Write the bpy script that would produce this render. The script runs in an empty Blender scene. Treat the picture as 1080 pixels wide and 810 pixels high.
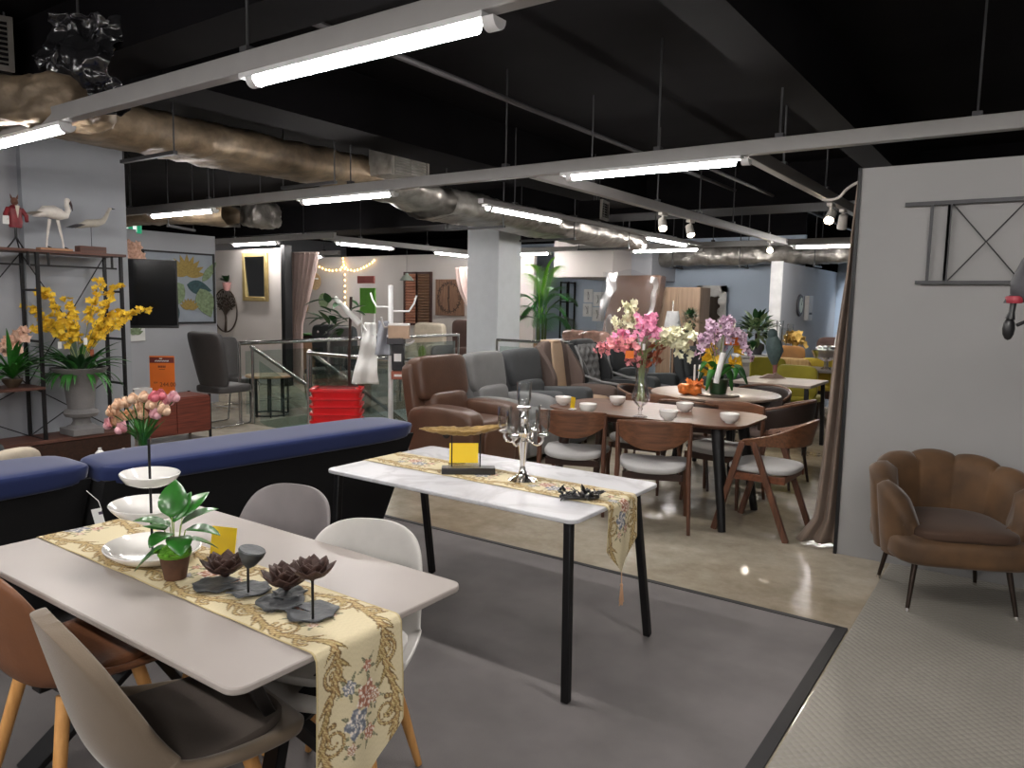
import bpy, bmesh, math, random
import numpy as np
from mathutils import Vector, Matrix, noise as mnoise
PI = math.pi
random.seed(7)
SC = bpy.context.scene
COL = SC.collection
EYE = Vector((0, 0, 1.57)); FPX = 788.0
YAW, PITCH, ROLL = math.radians(35), math.radians(6.237), math.radians(1.056)
# world axes: x runs along the ceiling rails, y runs into the shop, z up
_f0 = Vector((-math.sin(YAW), math.cos(YAW), 0)); _r0 = Vector((math.cos(YAW), math.sin(YAW), 0)); _z = Vector((0, 0, 1))
FWD = _f0*math.cos(PITCH) - _z*math.sin(PITCH)
_u0 = _f0*math.sin(PITCH) + _z*math.cos(PITCH)
RGT = _r0*math.cos(ROLL) + _u0*math.sin(ROLL)
UPV = -_r0*math.sin(ROLL) + _u0*math.cos(ROLL)
def ray(x, y): return FWD + RGT*((x-540)/FPX) - UPV*((y-405)/FPX)
def pz(x, y, z=0.0): d = ray(x, y); return EYE + d*((z-EYE.z)/d.z)       # the point seen there at height z
def px(x, y, u): d = ray(x, y); return EYE + d*(u/d.x)                   # ... on the plane x=u
def py(x, y, v): d = ray(x, y); return EYE + d*(v/d.y)                   # ... on the plane y=v
def pd(x, y, dist): d = ray(x, y); return EYE + d*(dist/d.dot(_f0))      # ... at a forward distance

# ---------------------------------------------------------------- materials
def lin(c): 
    c = c/255.0
    return c/12.92 if c <= 0.04045 else ((c+0.055)/1.055)**2.4
def rgb(c): return (lin(c[0]), lin(c[1]), lin(c[2]), 1)
MATS = {}
def mat(name, col, rough=0.5, metal=0.0, var=0.12, vscale=6.0, bump=0.0, bscale=60.0, stretch=None, sheen=0, coat=0, emit=0, ecol=None, alpha=None, trans=0, spec=None, kind='noise', col2=None, space='Object'):
    if name in MATS: return MATS[name]
    m = bpy.data.materials.new(name); m.use_nodes = True
    nt = m.node_tree; N = nt.nodes; L = nt.links; bs = N['Principled BSDF']
    bs.inputs['Roughness'].default_value = rough; bs.inputs['Metallic'].default_value = metal
    if spec is not None: bs.inputs['Specular IOR Level'].default_value = spec
    if sheen: bs.inputs['Sheen Weight'].default_value = sheen; bs.inputs['Sheen Roughness'].default_value = 0.35
    if coat: bs.inputs['Coat Weight'].default_value = coat; bs.inputs['Coat Roughness'].default_value = 0.15
    if trans: bs.inputs['Transmission Weight'].default_value = trans; bs.inputs['IOR'].default_value = 1.45
    tc = N.new('ShaderNodeTexCoord'); mp = N.new('ShaderNodeMapping'); L.new(tc.outputs[space], mp.inputs['Vector'])
    if stretch: mp.inputs['Scale'].default_value = stretch
    tx = N.new('ShaderNodeTexNoise'); tx.inputs['Scale'].default_value = vscale; tx.inputs['Detail'].default_value = 4
    L.new(mp.outputs[0], tx.inputs['Vector'])
    cr = N.new('ShaderNodeValToRGB')
    c1 = rgb(col); c2 = rgb(col2) if col2 else c1
    lo = tuple(max(0, v*(1-var)) for v in c1[:3])+(1,); hi = tuple(min(1, v*(1+var)) for v in c2[:3])+(1,)
    cr.color_ramp.elements[0].position = 0.3; cr.color_ramp.elements[1].position = 0.7
    cr.color_ramp.elements[0].color = lo; cr.color_ramp.elements[1].color = hi
    L.new(tx.outputs['Fac'], cr.inputs['Fac']); L.new(cr.outputs['Color'], bs.inputs['Base Color'])
    if bump:
        t2 = N.new('ShaderNodeTexVoronoi' if kind == 'voronoi' else 'ShaderNodeTexNoise'); t2.inputs['Scale'].default_value = bscale
        L.new(mp.outputs[0], t2.inputs['Vector'])
        bp = N.new('ShaderNodeBump'); bp.inputs['Strength'].default_value = bump; bp.inputs['Distance'].default_value = 0.01
        L.new(t2.outputs[0], bp.inputs['Height']); L.new(bp.outputs[0], bs.inputs['Normal'])
    if emit:
        bs.inputs['Emission Color'].default_value = rgb(ecol or col); bs.inputs['Emission Strength'].default_value = emit
    if alpha is not None: bs.inputs['Alpha'].default_value = alpha
    MATS[name] = m
    return m
def wood(name, c1, c2, rough=0.4, axis=0, scale=5, coat=0.0, spec=None):
    s = [9.0, 9.0, 9.0]; s[axis] = 0.6
    m = mat(name, c1, rough, col2=c2, var=0.05, vscale=scale, stretch=s, coat=coat, spec=spec)
    return m
def attr_mat(name, rough=0.85, bump=0.15, bscale=500):
    m = mat(name, (200, 200, 200), rough, bump=bump, bscale=bscale)
    nt = m.node_tree; a = nt.nodes.new('ShaderNodeVertexColor'); a.layer_name = 'weave'
    nt.links.new(a.outputs['Color'], nt.nodes['Principled BSDF'].inputs['Base Color'])
    return m
def glass_mat(name, tint, fac=0.12, rough=0.02):
    m = bpy.data.materials.new(name); m.use_nodes = True; nt = m.node_tree; N = nt.nodes; L = nt.links
    N.remove(N['Principled BSDF'])
    t = N.new('ShaderNodeBsdfTransparent'); t.inputs['Color'].default_value = rgb(tint)
    g = N.new('ShaderNodeBsdfGlossy'); g.inputs['Roughness'].default_value = rough
    fr = N.new('ShaderNodeFresnel'); fr.inputs['IOR'].default_value = 1.45
    ns = N.new('ShaderNodeTexNoise'); ns.inputs['Scale'].default_value = 3
    ma = N.new('ShaderNodeMath'); ma.operation = 'MULTIPLY_ADD'; ma.inputs[1].default_value = fac*0.3
    m2 = N.new('ShaderNodeMath'); m2.operation = 'MULTIPLY'; m2.inputs[1].default_value = 0.55; L.new(fr.outputs[0], m2.inputs[0])
    L.new(ns.outputs['Fac'], ma.inputs[0]); L.new(m2.outputs[0], ma.inputs[2])
    mx = N.new('ShaderNodeMixShader'); L.new(ma.outputs[0], mx.inputs[0]); L.new(t.outputs[0], mx.inputs[1]); L.new(g.outputs[0], mx.inputs[2])
    L.new(mx.outputs[0], N['Material Output'].inputs['Surface'])
    MATS[name] = m
    return m

# ---------------------------------------------------------------- mesh builder
class B:
    def __init__(s): s.v = []; s.f = []; s.M = None
    def add(s, vs, fs):
        o = len(s.v)
        if s.M is not None: vs = [s.M @ Vector(p) for p in vs]
        s.v += [tuple(p) for p in vs]; s.f += [tuple(i+o for i in f) for f in fs]
        return s
    def box(s, c, d, R=None):
        hx, hy, hz = d[0]/2, d[1]/2, d[2]/2; c = Vector(c)
        vs = [Vector((x, y, z)) for z in (-hz, hz) for y in (-hy, hy) for x in (-hx, hx)]
        if R is not None: vs = [R @ p for p in vs]
        return s.add([c+p for p in vs], [(0,2,3,1),(4,5,7,6),(0,1,5,4),(2,6,7,3),(0,4,6,2),(1,3,7,5)])
    def beam(s, p0, p1, w, h, up=(0,0,1)):
        p0, p1 = Vector(p0), Vector(p1); d = (p1-p0).normalized(); u = Vector(up)
        if abs(d.dot(u)) > 0.98: u = Vector((0,1,0))
        x = d.cross(u).normalized(); y = x.cross(d)
        vs = [p+x*a*w/2+y*b*h/2 for p in (p0, p1) for a, b in ((-1,-1),(1,-1),(1,1),(-1,1))]
        return s.add(vs, [(0,1,2,3),(7,6,5,4),(0,4,5,1),(1,5,6,2),(2,6,7,3),(3,7,4,0)])
    def rbox(s, c, d, e=6, n=6, R=None, fn=None):
        c = Vector(c); vs = []; fs = []
        idx = {}
        def vid(i, j, k):
            key = (i, j, k)
            if key not in idx:
                p = [2*t/n-1 for t in key]
                p = [math.copysign(abs(t)**0.8, t) for t in p]
                l = (abs(p[0])**e+abs(p[1])**e+abs(p[2])**e)**(1/e)
                q = Vector((p[0]/l, p[1]/l, p[2]/l))
                q = Vector((q.x*d[0]/2, q.y*d[1]/2, q.z*d[2]/2))
                if fn: q = Vector(fn(q))
                if R is not None: q = R @ q
                idx[key] = len(vs); vs.append(c+q)
            return idx[key]
        for a in range(n):
            for b in range(n):
                for q in ((lambda i,j:(i,j,0)), (lambda i,j:(j,i,n)), (lambda i,j:(j,0,i)), (lambda i,j:(i,n,j)), (lambda i,j:(0,i,j)), (lambda i,j:(n,j,i))):
                    fs.append((vid(*q(a,b)), vid(*q(a,b+1)), vid(*q(a+1,b+1)), vid(*q(a+1,b))))
        return s.add(vs, fs)
    def cyl(s, p0, p1, r0, r1=None, n=12):
        return s.tube([p0, p1], [r0, r0 if r1 is None else r1], n)
    def tube(s, pts, r, n=8, cap=True, flat=1.0):
        pts = [Vector(p) for p in pts]
        rs = list(r) if hasattr(r, '__len__') else [r]*len(pts)
        vs = []; fs = []; ref = None
        for i, p in enumerate(pts):
            a = pts[max(0, i-1)]; b = pts[min(len(pts)-1, i+1)]; d = (b-a)
            d = d.normalized() if d.length > 1e-9 else Vector((0,0,1))
            if ref is None:
                ref = Vector((0,0,1)) if abs(d.z) < 0.9 else Vector((1,0,0))
            x = d.cross(ref).normalized(); y = x.cross(d).normalized(); ref = y
            for k in range(n):
                t = 2*PI*k/n; vs.append(p+x*math.cos(t)*rs[i]+y*math.sin(t)*rs[i]*flat)
        for i in range(len(pts)-1):
            for k in range(n):
                a, b = i*n+k, i*n+(k+1)%n; fs.append((a, b, b+n, a+n))
        if cap: fs.append(tuple(range(n-1, -1, -1))); fs.append(tuple(range((len(pts)-1)*n, len(pts)*n)))
        return s.add(vs, fs)
    def lathe(s, prof, c=(0,0,0), n=24, R=None, sx=1, sy=1):
        c = Vector(c); vs = []; fs = []
        for r, z in prof:
            for k in range(n):
                t = 2*PI*k/n; p = Vector((r*math.cos(t)*sx, r*math.sin(t)*sy, z))
                vs.append(c+(R @ p if R is not None else p))
        for i in range(len(prof)-1):
            for k in range(n):
                a, b = i*n+k, i*n+(k+1)%n; fs.append((a, b, b+n, a+n))
        if prof[0][0] > 1e-5: fs.append(tuple(range(n-1, -1, -1)))
        if prof[-1][0] > 1e-5: fs.append(tuple(range((len(prof)-1)*n, len(prof)*n)))
        return s.add(vs, fs)
    def ell(s, c, d, n=12, R=None):
        pr = [(max(1e-6, math.sin(PI*i/(n//2)))*0.5, -0.5*math.cos(PI*i/(n//2))) for i in range(n//2+1)]
        c = Vector(c); vs = []; fs = []
        for r, z in pr:
            for k in range(n):
                t = 2*PI*k/n; p = Vector((r*math.cos(t)*d[0], r*math.sin(t)*d[1], z*d[2]))
                vs.append(c+(R @ p if R is not None else p))
        for i in range(len(pr)-1):
            for k in range(n):
                a, b = i*n+k, i*n+(k+1)%n; fs.append((a, b, b+n, a+n))
        return s.add(vs, fs)
    def grid(s, fn, nu, nv, cu=False):
        vs = [fn(i/(nu if cu else nu-1), j/(nv-1)) for j in range(nv) for i in range(nu)]
        fs = []
        for j in range(nv-1):
            for i in range(nu if cu else nu-1):
                a = j*nu+i; b = j*nu+(i+1)%nu; fs.append((a, b, b+nu, a+nu))
        return s.add(vs, fs)
    def prism(s, poly, t, O=(0,0,0), X=(1,0,0), Y=(0,1,0)):
        O, X, Y = Vector(O), Vector(X), Vector(Y); Z = X.cross(Y).normalized(); n = len(poly)
        vs = [O+X*a+Y*b for a, b in poly]+[O+X*a+Y*b+Z*t for a, b in poly]
        return s.add(vs, [tuple(range(n-1,-1,-1)), tuple(range(n, 2*n))]+[(i, (i+1)%n, (i+1)%n+n, i+n) for i in range(n)])
    def leaf(s, p, d, L, W, up=(0,0,1), droop=0.3, n=6, fold=0.15, tip=1.0, cup=0):
        "a leaf or petal: folded along its midrib, bending over"
        p, d, up = Vector(p), Vector(d).normalized(), Vector(up)
        x = d.cross(up)
        if x.length < 1e-4: x = d.cross(Vector((1, 0, 0.1)))
        x.normalize(); vs = []; fs = []
        q = p.copy(); dd = d.copy()
        for i in range(n+1):
            t = i/n
            w = W/2*(math.sin(PI*min(1, t**0.75*0.98+0.02))**0.8)*tip if i < n else 0.001
            nu = x.cross(dd).normalized()
            vs += [q-x*w+nu*w*fold*2, q, q+x*w+nu*w*fold*2]
            q = q+dd*(L/n); dd = (dd+Vector((0,0,-1))*droop/n+nu*cup/n).normalized()
        for i in range(n):
            a = 3*i; fs += [(a, a+1, a+4, a+3), (a+1, a+2, a+5, a+4)]
        return s.add(vs, fs)
    def o(s, name, m, parent=None, smooth=True, bev=0, sol=0, sub=0, subafter=0, loc=None, seg=2, ang=40, fixn=True):
        me = bpy.data.meshes.new(name); me.from_pydata(s.v, [], s.f); me.update()
        if fixn:
            bm = bmesh.new(); bm.from_mesh(me); bmesh.ops.recalc_face_normals(bm, faces=bm.faces); bm.to_mesh(me); bm.free()
        ob = bpy.data.objects.new(name, me); COL.objects.link(ob)
        if m: me.materials.append(m)
        if parent: ob.parent = parent
        if loc is not None: ob.location = loc
        if smooth:
            me.shade_smooth(); me.set_sharp_from_angle(angle=math.radians(ang))
        if sub: md = ob.modifiers.new('sub', 'SUBSURF'); md.levels = sub; md.render_levels = sub
        if sol: md = ob.modifiers.new('sol', 'SOLIDIFY'); md.thickness = sol; md.offset = 0
        if subafter: md = ob.modifiers.new('round', 'SUBSURF'); md.levels = subafter; md.render_levels = subafter
        if bev: md = ob.modifiers.new('bev', 'BEVEL'); md.width = bev; md.segments = seg; md.limit_method = 'ANGLE'; md.angle_limit = math.radians(30)
        return ob
def tag(o, label, cat, group=None):
    o['label'] = label; o['category'] = cat
    if group: o['group'] = group
    return o
def T(name, label, cat, loc=(0,0,0), rot=0.0, group=None):
    o = bpy.data.objects.new(name, None); COL.objects.link(o); o.empty_display_size = 0.1
    o.location = loc; o.rotation_euler = (0, 0, rot)
    return tag(o, label, cat, group)
def st(o): o['kind'] = 'structure'; return o
def stuff(o): o['kind'] = 'stuff'; return o
def dup(root, loc, rot=None, label=None, group=None, scale=None):
    def cp(o, par):
        c = o.copy(); COL.objects.link(c)
        if par: c.parent = par
        for ch in list(o.children): cp(ch, c)
        return c
    r = cp(root, None); r.location = loc
    if rot is not None: r.rotation_euler = (0, 0, rot)
    if scale: r.scale = (scale,)*3
    if label: r['label'] = label
    if group: r['group'] = group
    return r
def RZ(a): return Matrix.Rotation(a, 3, 'Z')
def RX(a): return Matrix.Rotation(a, 3, 'X')
def RY(a): return Matrix.Rotation(a, 3, 'Y')
def M4(loc, R=None):
    return Matrix.Translation(Vector(loc)) @ (R.to_4x4() if R is not None else Matrix.Identity(4))
def bez(p0, p1, p2, n=8):
    p0, p1, p2 = Vector(p0), Vector(p1), Vector(p2)
    return [p0*(1-t)**2+p1*2*t*(1-t)+p2*t*t for t in [i/n for i in range(n+1)]]
def rpoly(w, h, r, n=4):
    pts = []
    for cx, cy, a0 in ((w/2-r, h/2-r, 0), (-w/2+r, h/2-r, PI/2), (-w/2+r, -h/2+r, PI), (w/2-r, -h/2+r, 1.5*PI)):
        for i in range(n+1):
            a = a0+PI/2*i/n; pts.append((cx+r*math.cos(a), cy+r*math.sin(a)))
    return pts
def text(name, body, size, m, parent, loc, rot, align='CENTER', ext=0.0004):
    cu = bpy.data.curves.new(name, 'FONT'); cu.body = body; cu.size = size; cu.extrude = ext; cu.align_x = align; cu.align_y = 'CENTER'
    tmp = bpy.data.objects.new('tmp_text', cu); COL.objects.link(tmp)
    dg = bpy.context.evaluated_depsgraph_get(); me = bpy.data.meshes.new_from_object(tmp.evaluated_get(dg))
    bpy.data.objects.remove(tmp); bpy.data.curves.remove(cu)
    o = bpy.data.objects.new(name, me); COL.objects.link(o); me.materials.clear(); me.materials.append(m)
    o.parent = parent; o.location = loc; o.rotation_euler = rot
    return o

# shared materials
BLACK = mat('black_metal', (18, 18, 20), 0.45, 0.3)
BLKPLA = mat('black_plastic', (20, 20, 22), 0.4)
STEEL = mat('brushed_steel', (190, 188, 185), 0.22, 1.0, var=0.06)
CHROME = mat('polished_silver', (238, 235, 230), 0.16, 1.0, var=0.03)
WHITE = mat('white_enamel', (225, 225, 225), 0.35)
CERAM = mat('white_ceramic', (232, 230, 226), 0.12, coat=0.6, var=0.03)
WALNUT = wood('walnut', (78, 44, 28), (112, 66, 42), 0.35, 0)
WALNUTZ = wood('walnut_upright', (70, 44, 31), (100, 63, 44), 0.4, 2)
BEECH = wood('beech', (196, 140, 78), (216, 162, 98), 0.45, 2)
DARKWD = wood('dark_wood', (38, 25, 20), (58, 36, 28), 0.35, 0)
GREEN = mat('green_leaf', (48, 110, 40), 0.4, var=0.35, vscale=14)
DKGREEN = mat('dark_green_leaf', (28, 66, 30), 0.45, var=0.35, vscale=14)
YELCARD = mat('yellow_card', (232, 196, 28), 0.5, var=0.04)
PAPER = mat('white_paper', (225, 225, 222), 0.7, var=0.03)
GLASS = glass_mat('clear_glass', (253, 254, 254), 0.25)
PANE = glass_mat('railing_glass', (236, 243, 241), 0.12)
# ================================================================ THE ROOM
def concrete_mat():
    m = mat('polished_concrete', (150, 141, 124), 0.22, var=0.0)
    nt = m.node_tree; N = nt.nodes; L = nt.links; bs = N['Principled BSDF']
    tc = N.new('ShaderNodeTexCoord')
    n1 = N.new('ShaderNodeTexNoise'); n1.inputs['Scale'].default_value = 0.55; n1.inputs['Detail'].default_value = 8; n1.inputs['Roughness'].default_value = 0.62
    n2 = N.new('ShaderNodeTexNoise'); n2.inputs['Scale'].default_value = 7; n2.inputs['Detail'].default_value = 9; n2.inputs['Roughness'].default_value = 0.7
    for n in (n1, n2): L.new(tc.outputs['Object'], n.inputs['Vector'])
    r1 = N.new('ShaderNodeValToRGB'); r1.color_ramp.elements[0].position = 0.33; r1.color_ramp.elements[1].position = 0.62
    r1.color_ramp.elements[0].color = rgb((134, 120, 98)); r1.color_ramp.elements[1].color = rgb((186, 178, 162))
    L.new(n1.outputs['Fac'], r1.inputs['Fac'])
    mx = N.new('ShaderNodeMix'); mx.data_type = 'RGBA'; mx.blend_type = 'MULTIPLY'; mx.inputs[0].default_value = 0.55
    r2 = N.new('ShaderNodeValToRGB'); r2.color_ramp.elements[0].position = 0.3; r2.color_ramp.elements[0].color = (0.5, 0.47, 0.42, 1); r2.color_ramp.elements[1].position = 0.65
    L.new(n2.outputs['Fac'], r2.inputs['Fac']); L.new(r1.outputs[0], mx.inputs[6]); L.new(r2.outputs[0], mx.inputs[7])
    L.new(mx.outputs[2], bs.inputs['Base Color'])
    rr = N.new('ShaderNodeMapRange'); rr.inputs[3].default_value = 0.07; rr.inputs[4].default_value = 0.30
    L.new(n1.outputs['Fac'], rr.inputs[0]); L.new(rr.outputs[0], bs.inputs['Roughness'])
    bp = N.new('ShaderNodeBump'); bp.inputs['Strength'].default_value = 0.06; L.new(n2.outputs['Fac'], bp.inputs['Height']); L.new(bp.outputs[0], bs.inputs['Normal'])
    return m
CONC = concrete_mat()
WALLG = mat('grey_wall_paint', (168, 170, 175), 0.75, var=0.03, vscale=2)
WALLR = mat('grey_panel_paint', (150, 149, 148), 0.7, var=0.03, vscale=2)
WALLB = mat('pale_blue_wall_paint', (176, 190, 206), 0.75, var=0.03, vscale=2)
WALLW = mat('warm_grey_wall_paint', (184, 178, 174), 0.75, var=0.03, vscale=2)
DARKC = mat('black_ceiling_paint', (21, 20, 22), 0.85, spec=.06, var=0.25, vscale=1.5)
DARKB = mat('dark_beam_paint', (20, 19, 21), 0.85, spec=.06, var=0.2, vscale=2)
VOIDG = mat('stairwell_paint', (196, 206, 204), 0.6, var=0.05)
HX0, HX1, HY0, HY1 = -8.05, -5.2, 5.7, 9.9
X0, X1, Y0, Y1 = -19.0, 4.5, -4.5, 17.4
b = B()
for x0, x1, y0, y1 in ((X0, X1, Y0, HY0), (X0, HX0, HY0, HY1), (HX1, X1, HY0, HY1), (X0, X1, HY1, Y1)):
    b.box(((x0+x1)/2, (y0+y1)/2, -0.06), (x1-x0, y1-y0, 0.12))
st(b.o('floor', CONC, smooth=False))
b = B()
for x0, x1, y0, y1 in ((HX0-.1, HX0, HY0, HY1), (HX1, HX1+.1, HY0, HY1), (HX0-.1, HX1+.1, HY1, HY1+.1), (HX0-.1, HX1+.1, HY0-.1, HY0)):
    b.box(((x0+x1)/2, (y0+y1)/2, -1.61), (x1-x0, y1-y0, 2.98))
st(b.o('wall_stairwell', VOIDG, smooth=False))
b = B().box(((HX0+HX1)/2, (HY0+HY1)/2, -3.15), (HX1-HX0+.2, HY1-HY0+.2, 0.1)); st(b.o('floor_lower', CONC, smooth=False))
b = B()
for i in range(15): b.box((-7.18, HY0+0.14+0.28*i, -0.1-0.18*i-0.5), (1.7, 0.28, 0.9-0.02*i))
st(b.o('staircase', mat('stair_concrete', (120, 122, 120), 0.7), smooth=False))
st(B().box(((X0+X1)/2, (Y0+Y1)/2, 3.46), (X1-X0, Y1-Y0, 0.12)).o('ceiling', DARKC, smooth=False))
def wall(name, x0, x1, y0, y1, h=3.4, m=WALLG, z0=0): return st(B().box(((x0+x1)/2, (y0+y1)/2, (z0+h)/2), (x1-x0, y1-y0, h-z0)).o(name, m, smooth=False))
wall('wall_right', -0.95, 4.5, 5.04, 5.14, 2.42, WALLR)
st(B().box((-0.960, 5.09, 1.21), (0.02, 0.13, 2.42)).o('trim_1', BLACK, smooth=False))
wall('wall_left', -7.66, -7.5, Y0, 3.93, 3.4)
st(B().box((-7.46, 3.47, 1.7), (0.08, 0.92, 3.4)).o('trim_2', mat('grey_pilaster_paint', (160, 164, 170), 0.75, var=0.03), smooth=False))
wall('wall_picture', -10.15, -10.0, 3.4, 6.6, 2.45)
wall('wall_mirror', -14.2, -11.05, 8.6, 8.72, 2.45, WALLW)
st(B().box((-11.0, 8.66, 1.25), (0.1, 0.16, 2.5)).o('trim_3', BLACK, smooth=False))
wall('wall_alcove', -18.9, -8.6, 13.0, 13.1, 2.62, WALLW)
wall('wall_back', -10.5, -3.75, 15.0, 15.1, 2.95, WALLB)
wall('trim_11', -10.5, -3.75, 15.0, 15.1, 3.4, DARKC, z0=2.95)
wall('wall_partition', -3.75, -3.6, 13.0, 17.3, 2.33, WALLG)
st(B().box((-3.675, 12.98, 1.17), (0.19, 0.05, 2.34)).o('trim_4', WHITE, smooth=False))
wall('wall_far', -3.6, X1, 17.2, 17.3, 2.8, WALLB)
wall('trim_12', -3.6, X1, 17.2, 17.3, 3.4, DARKC, z0=2.8)
wall('wall_west', X0-.1, X0, Y0, Y1, 3.4, WALLG)
wall('wall_east', X1, X1+.1, Y0, Y1, 3.4, WALLG)
wall('wall_south', X0, X1, Y0-.1, Y0, 3.4, WALLG)
wall('wall_north', X0, X1, Y1, Y1+.1, 3.4, DARKC)
st(B().box((-7.72, 10.43, 1.7), (0.66, 0.66, 3.4)).o('column', mat('column_paint', (214, 218, 222), 0.6, var=0.03), smooth=False, bev=0.012))
# boxed soffit above the back of the shop
q0, q1 = py(585, 250, 13.0), py(646, 292, 13.0)
wall('trim_5', q0.x, q1.x, 13.0, 15.0, q0.z+0.1, WALLW, z0=q1.z)
q2 = py(690, 270, 13.9)
wall('trim_6', q1.x+.0, q2.x, 13.8, 15.0, q0.z+0.1, WALLG, z0=q1.z-.03)
# ceiling beams, black like the slab
bl, br = pz(712, 15, 2.95), pz(825, 59, 2.95)
wall('trim_7', bl.x, br.x, Y0, 10.0, 3.4, DARKB, z0=2.95)
bb = pz(270, 3, 3.0); wall('trim_8', X0, X1, bb.y, bb.y+.35, 3.4, DARKB, z0=3.0)
bc = pz(250, 103, 2.95); wall('trim_9', bc.x-.5, bc.x, bb.y+.35, 9.9, 3.4, DARKB, z0=2.95)
wall('trim_10', X0, X1, 9.98, 10.9, 3.4, DARKC, z0=2.88)

# ---------------- floor coverings
RUG = mat('grey_carpet', (106, 102, 101), 0.95, var=0.16, vscale=3, bump=0.35, bscale=350)
TAPE = mat('black_tape', (26, 25, 27), 0.7)
rug = T('floor_rug', 'flat grey carpet edged with black tape under the white tables', 'rug', (-3.2, 0.6, 0))
x1, y1 = -0.69, 3.83
rb_ = B().box((x1-2.3-(-3.2), y1-3.2-0.6, 0.004), (4.6, 6.4, 0.008)); rb_.o('carpet', RUG, rug, smooth=False)
tb = B(); tb.box((x1+.015-(-3.2), y1-3.2-0.6, 0.0055), (0.05, 6.42, 0.011)); tb.box((x1-2.3-(-3.2), y1-.005-0.6, 0.0055), (4.6, 0.035, 0.011))
tb.o('border_tape', TAPE, rug, smooth=False)
def bumpy_mat():
    m = mat('ribbed_grey_vinyl', (134, 130, 122), 0.42, var=0.08, vscale=2)
    nt = m.node_tree; N = nt.nodes; L = nt.links
    tc = N.new('ShaderNodeTexCoord'); mp = N.new('ShaderNodeMapping'); mp.inputs['Rotation'].default_value = (0, 0, PI/4)
    L.new(tc.outputs['Object'], mp.inputs['Vector'])
    v = N.new('ShaderNodeTexVoronoi'); v.inputs['Scale'].default_value = 36; v.inputs['Randomness'].default_value = 0.12
    L.new(mp.outputs[0], v.inputs['Vector'])
    bp = N.new('ShaderNodeBump'); bp.inputs['Strength'].default_value = 0.8; bp.inputs['Distance'].default_value = 0.006; bp.invert = True
    L.new(v.outputs['Distance'], bp.inputs['Height']); L.new(bp.outputs[0], N['Principled BSDF'].inputs['Normal'])
    return m
fm = B().box((x1+.05+2.5, 5.035-3.2, 0.003), (5.0, 6.4, 0.006)).o('floor_mat', bumpy_mat(), smooth=False)
fm.location = (0, 0, 0); tag(fm, 'studded pale grey vinyl mat under the brown velvet chair', 'mat')

# ---------------- ceiling rails with hanger rods
RAIL = mat('rail_grey', (150, 148, 146), 0.5, var=0.05)
ROD = mat('hanger_rod_grey', (70, 70, 72), 0.5, 0.4)
def rail(p0, p1, label, rods, z=2.595, w=0.07, h=0.09, grp='ceiling lighting rails'):
    p0, p1 = Vector((p0[0], p0[1], z)), Vector((p1[0], p1[1], z)); mid = (p0+p1)/2
    t = T('lighting_rail', label, 'lighting rail', (mid.x, mid.y, z), 0, grp)
    B().beam(p0-mid, p1-mid, w, h).o('channel', RAIL, t, smooth=False, bev=0.006)
    for s in rods:
        q = p0.lerp(p1, s)-mid
        r = B().cyl(q+Vector((0,0,h/2)), q+Vector((0,0,3.4-z)), 0.007, n=6); r.box(q+Vector((0,0,h/2+.012)), (0.05, 0.05, 0.03)); r.o('hanger_rod', ROD, t)
rail((-7.4, 2.13), (1.0, 2.13), 'grey ceiling rail crossing the top left of the room nearest the viewer', (0.1, 0.53, 0.93))
rail((-10.6, 4.97), (1.3, 4.97), 'long grey ceiling rail running above the wooden dining table and grey panel wall', (0.11, 0.25, 0.44, 0.59, 0.70, 0.77, 0.86))
rail((-3.36, 5.03), (-3.36, 12.9), 'grey spotlight rail running back from the long rail over the flowers', (0.12, 0.3, 0.45, 0.6, 0.8))
rail((-1.68, 5.03), (-1.68, 9.6), 'short grey spotlight rail ending behind the grey panel wall', (0.2, 0.5))
rail((-4.66, 6.05), (-4.66, 12.0), 'grey ceiling rail over the row of armchairs beside the foil duct', (0.1, 0.4, 0.7), h=.05, z=2.575)
rail((-13.2, 8.36), (-9.4, 8.36), 'grey ceiling rail in front of the mirror wall', (0.3, 0.8))
rail((-9.88, 8.5), (-9.88, 12.9), 'grey ceiling rail running back beside the alcove curtain', (0.2, 0.6))
rail((-7.0, -.8), (3.0, -.8), 'added grey ceiling rail out of view over the carpet', (0.1, 0.5, 0.9))  # unseen rail, added to carry the extra battens behind the viewer
rail((-7.0, -3.4), (3.0, -3.4), 'added unseen grey ceiling rail nearest the wall behind the viewer', (0.1, 0.5, 0.9))  # also added, holds the rearmost extra battens
rail((-9.6, 12.3), (-1.2, 12.3), 'farthest grey ceiling rail crossing above the potted palm', (0.1, 0.4, 0.6, 0.9))

# ---------------- fluorescent batten lights under the rails
LAMP = mat('lamp_diffuser', (255, 252, 250), 0.4, var=0.0, emit=75.0, ecol=(255, 250, 246))
def batten(p0, p1, label, z=2.5515):
    p0, p1 = Vector((p0[0], p0[1], z)), Vector((p1[0], p1[1], z)); mid = (p0+p1)/2; d = (p1-p0).normalized(); s = Vector((-d.y, d.x, 0))
    t = T('batten_light', label, 'ceiling light', mid, 0, 'lit batten lights')
    q0, q1 = p0-mid, p1-mid
    B().beam(q0-d*.05-Vector((0,0,.012)), q1+d*.05-Vector((0,0,.012)), 0.075, 0.024).o('housing', WHITE, t, smooth=False, bev=.004)
    n = 8
    poly = [(0.032*math.cos(PI+PI*i/n), 0.036*math.sin(PI+PI*i/n)) for i in range(n+1)]
    B().prism(poly, (q1-q0).length, q0-Vector((0,0,.0245)), s, Vector((0,0,1))).o('diffuser', LAMP, t, fixn=True)
    for a, e in ((q0, -1), (q1, 1)):
        poly2 = [(x*1.18, y*1.12) for x, y in poly]
        B().prism(poly2, 0.05, a+d*(0.05 if e > 0 else 0)-Vector((0,0,.0245)), s, Vector((0,0,1))).o('end_cap', WHITE, t)
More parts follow.
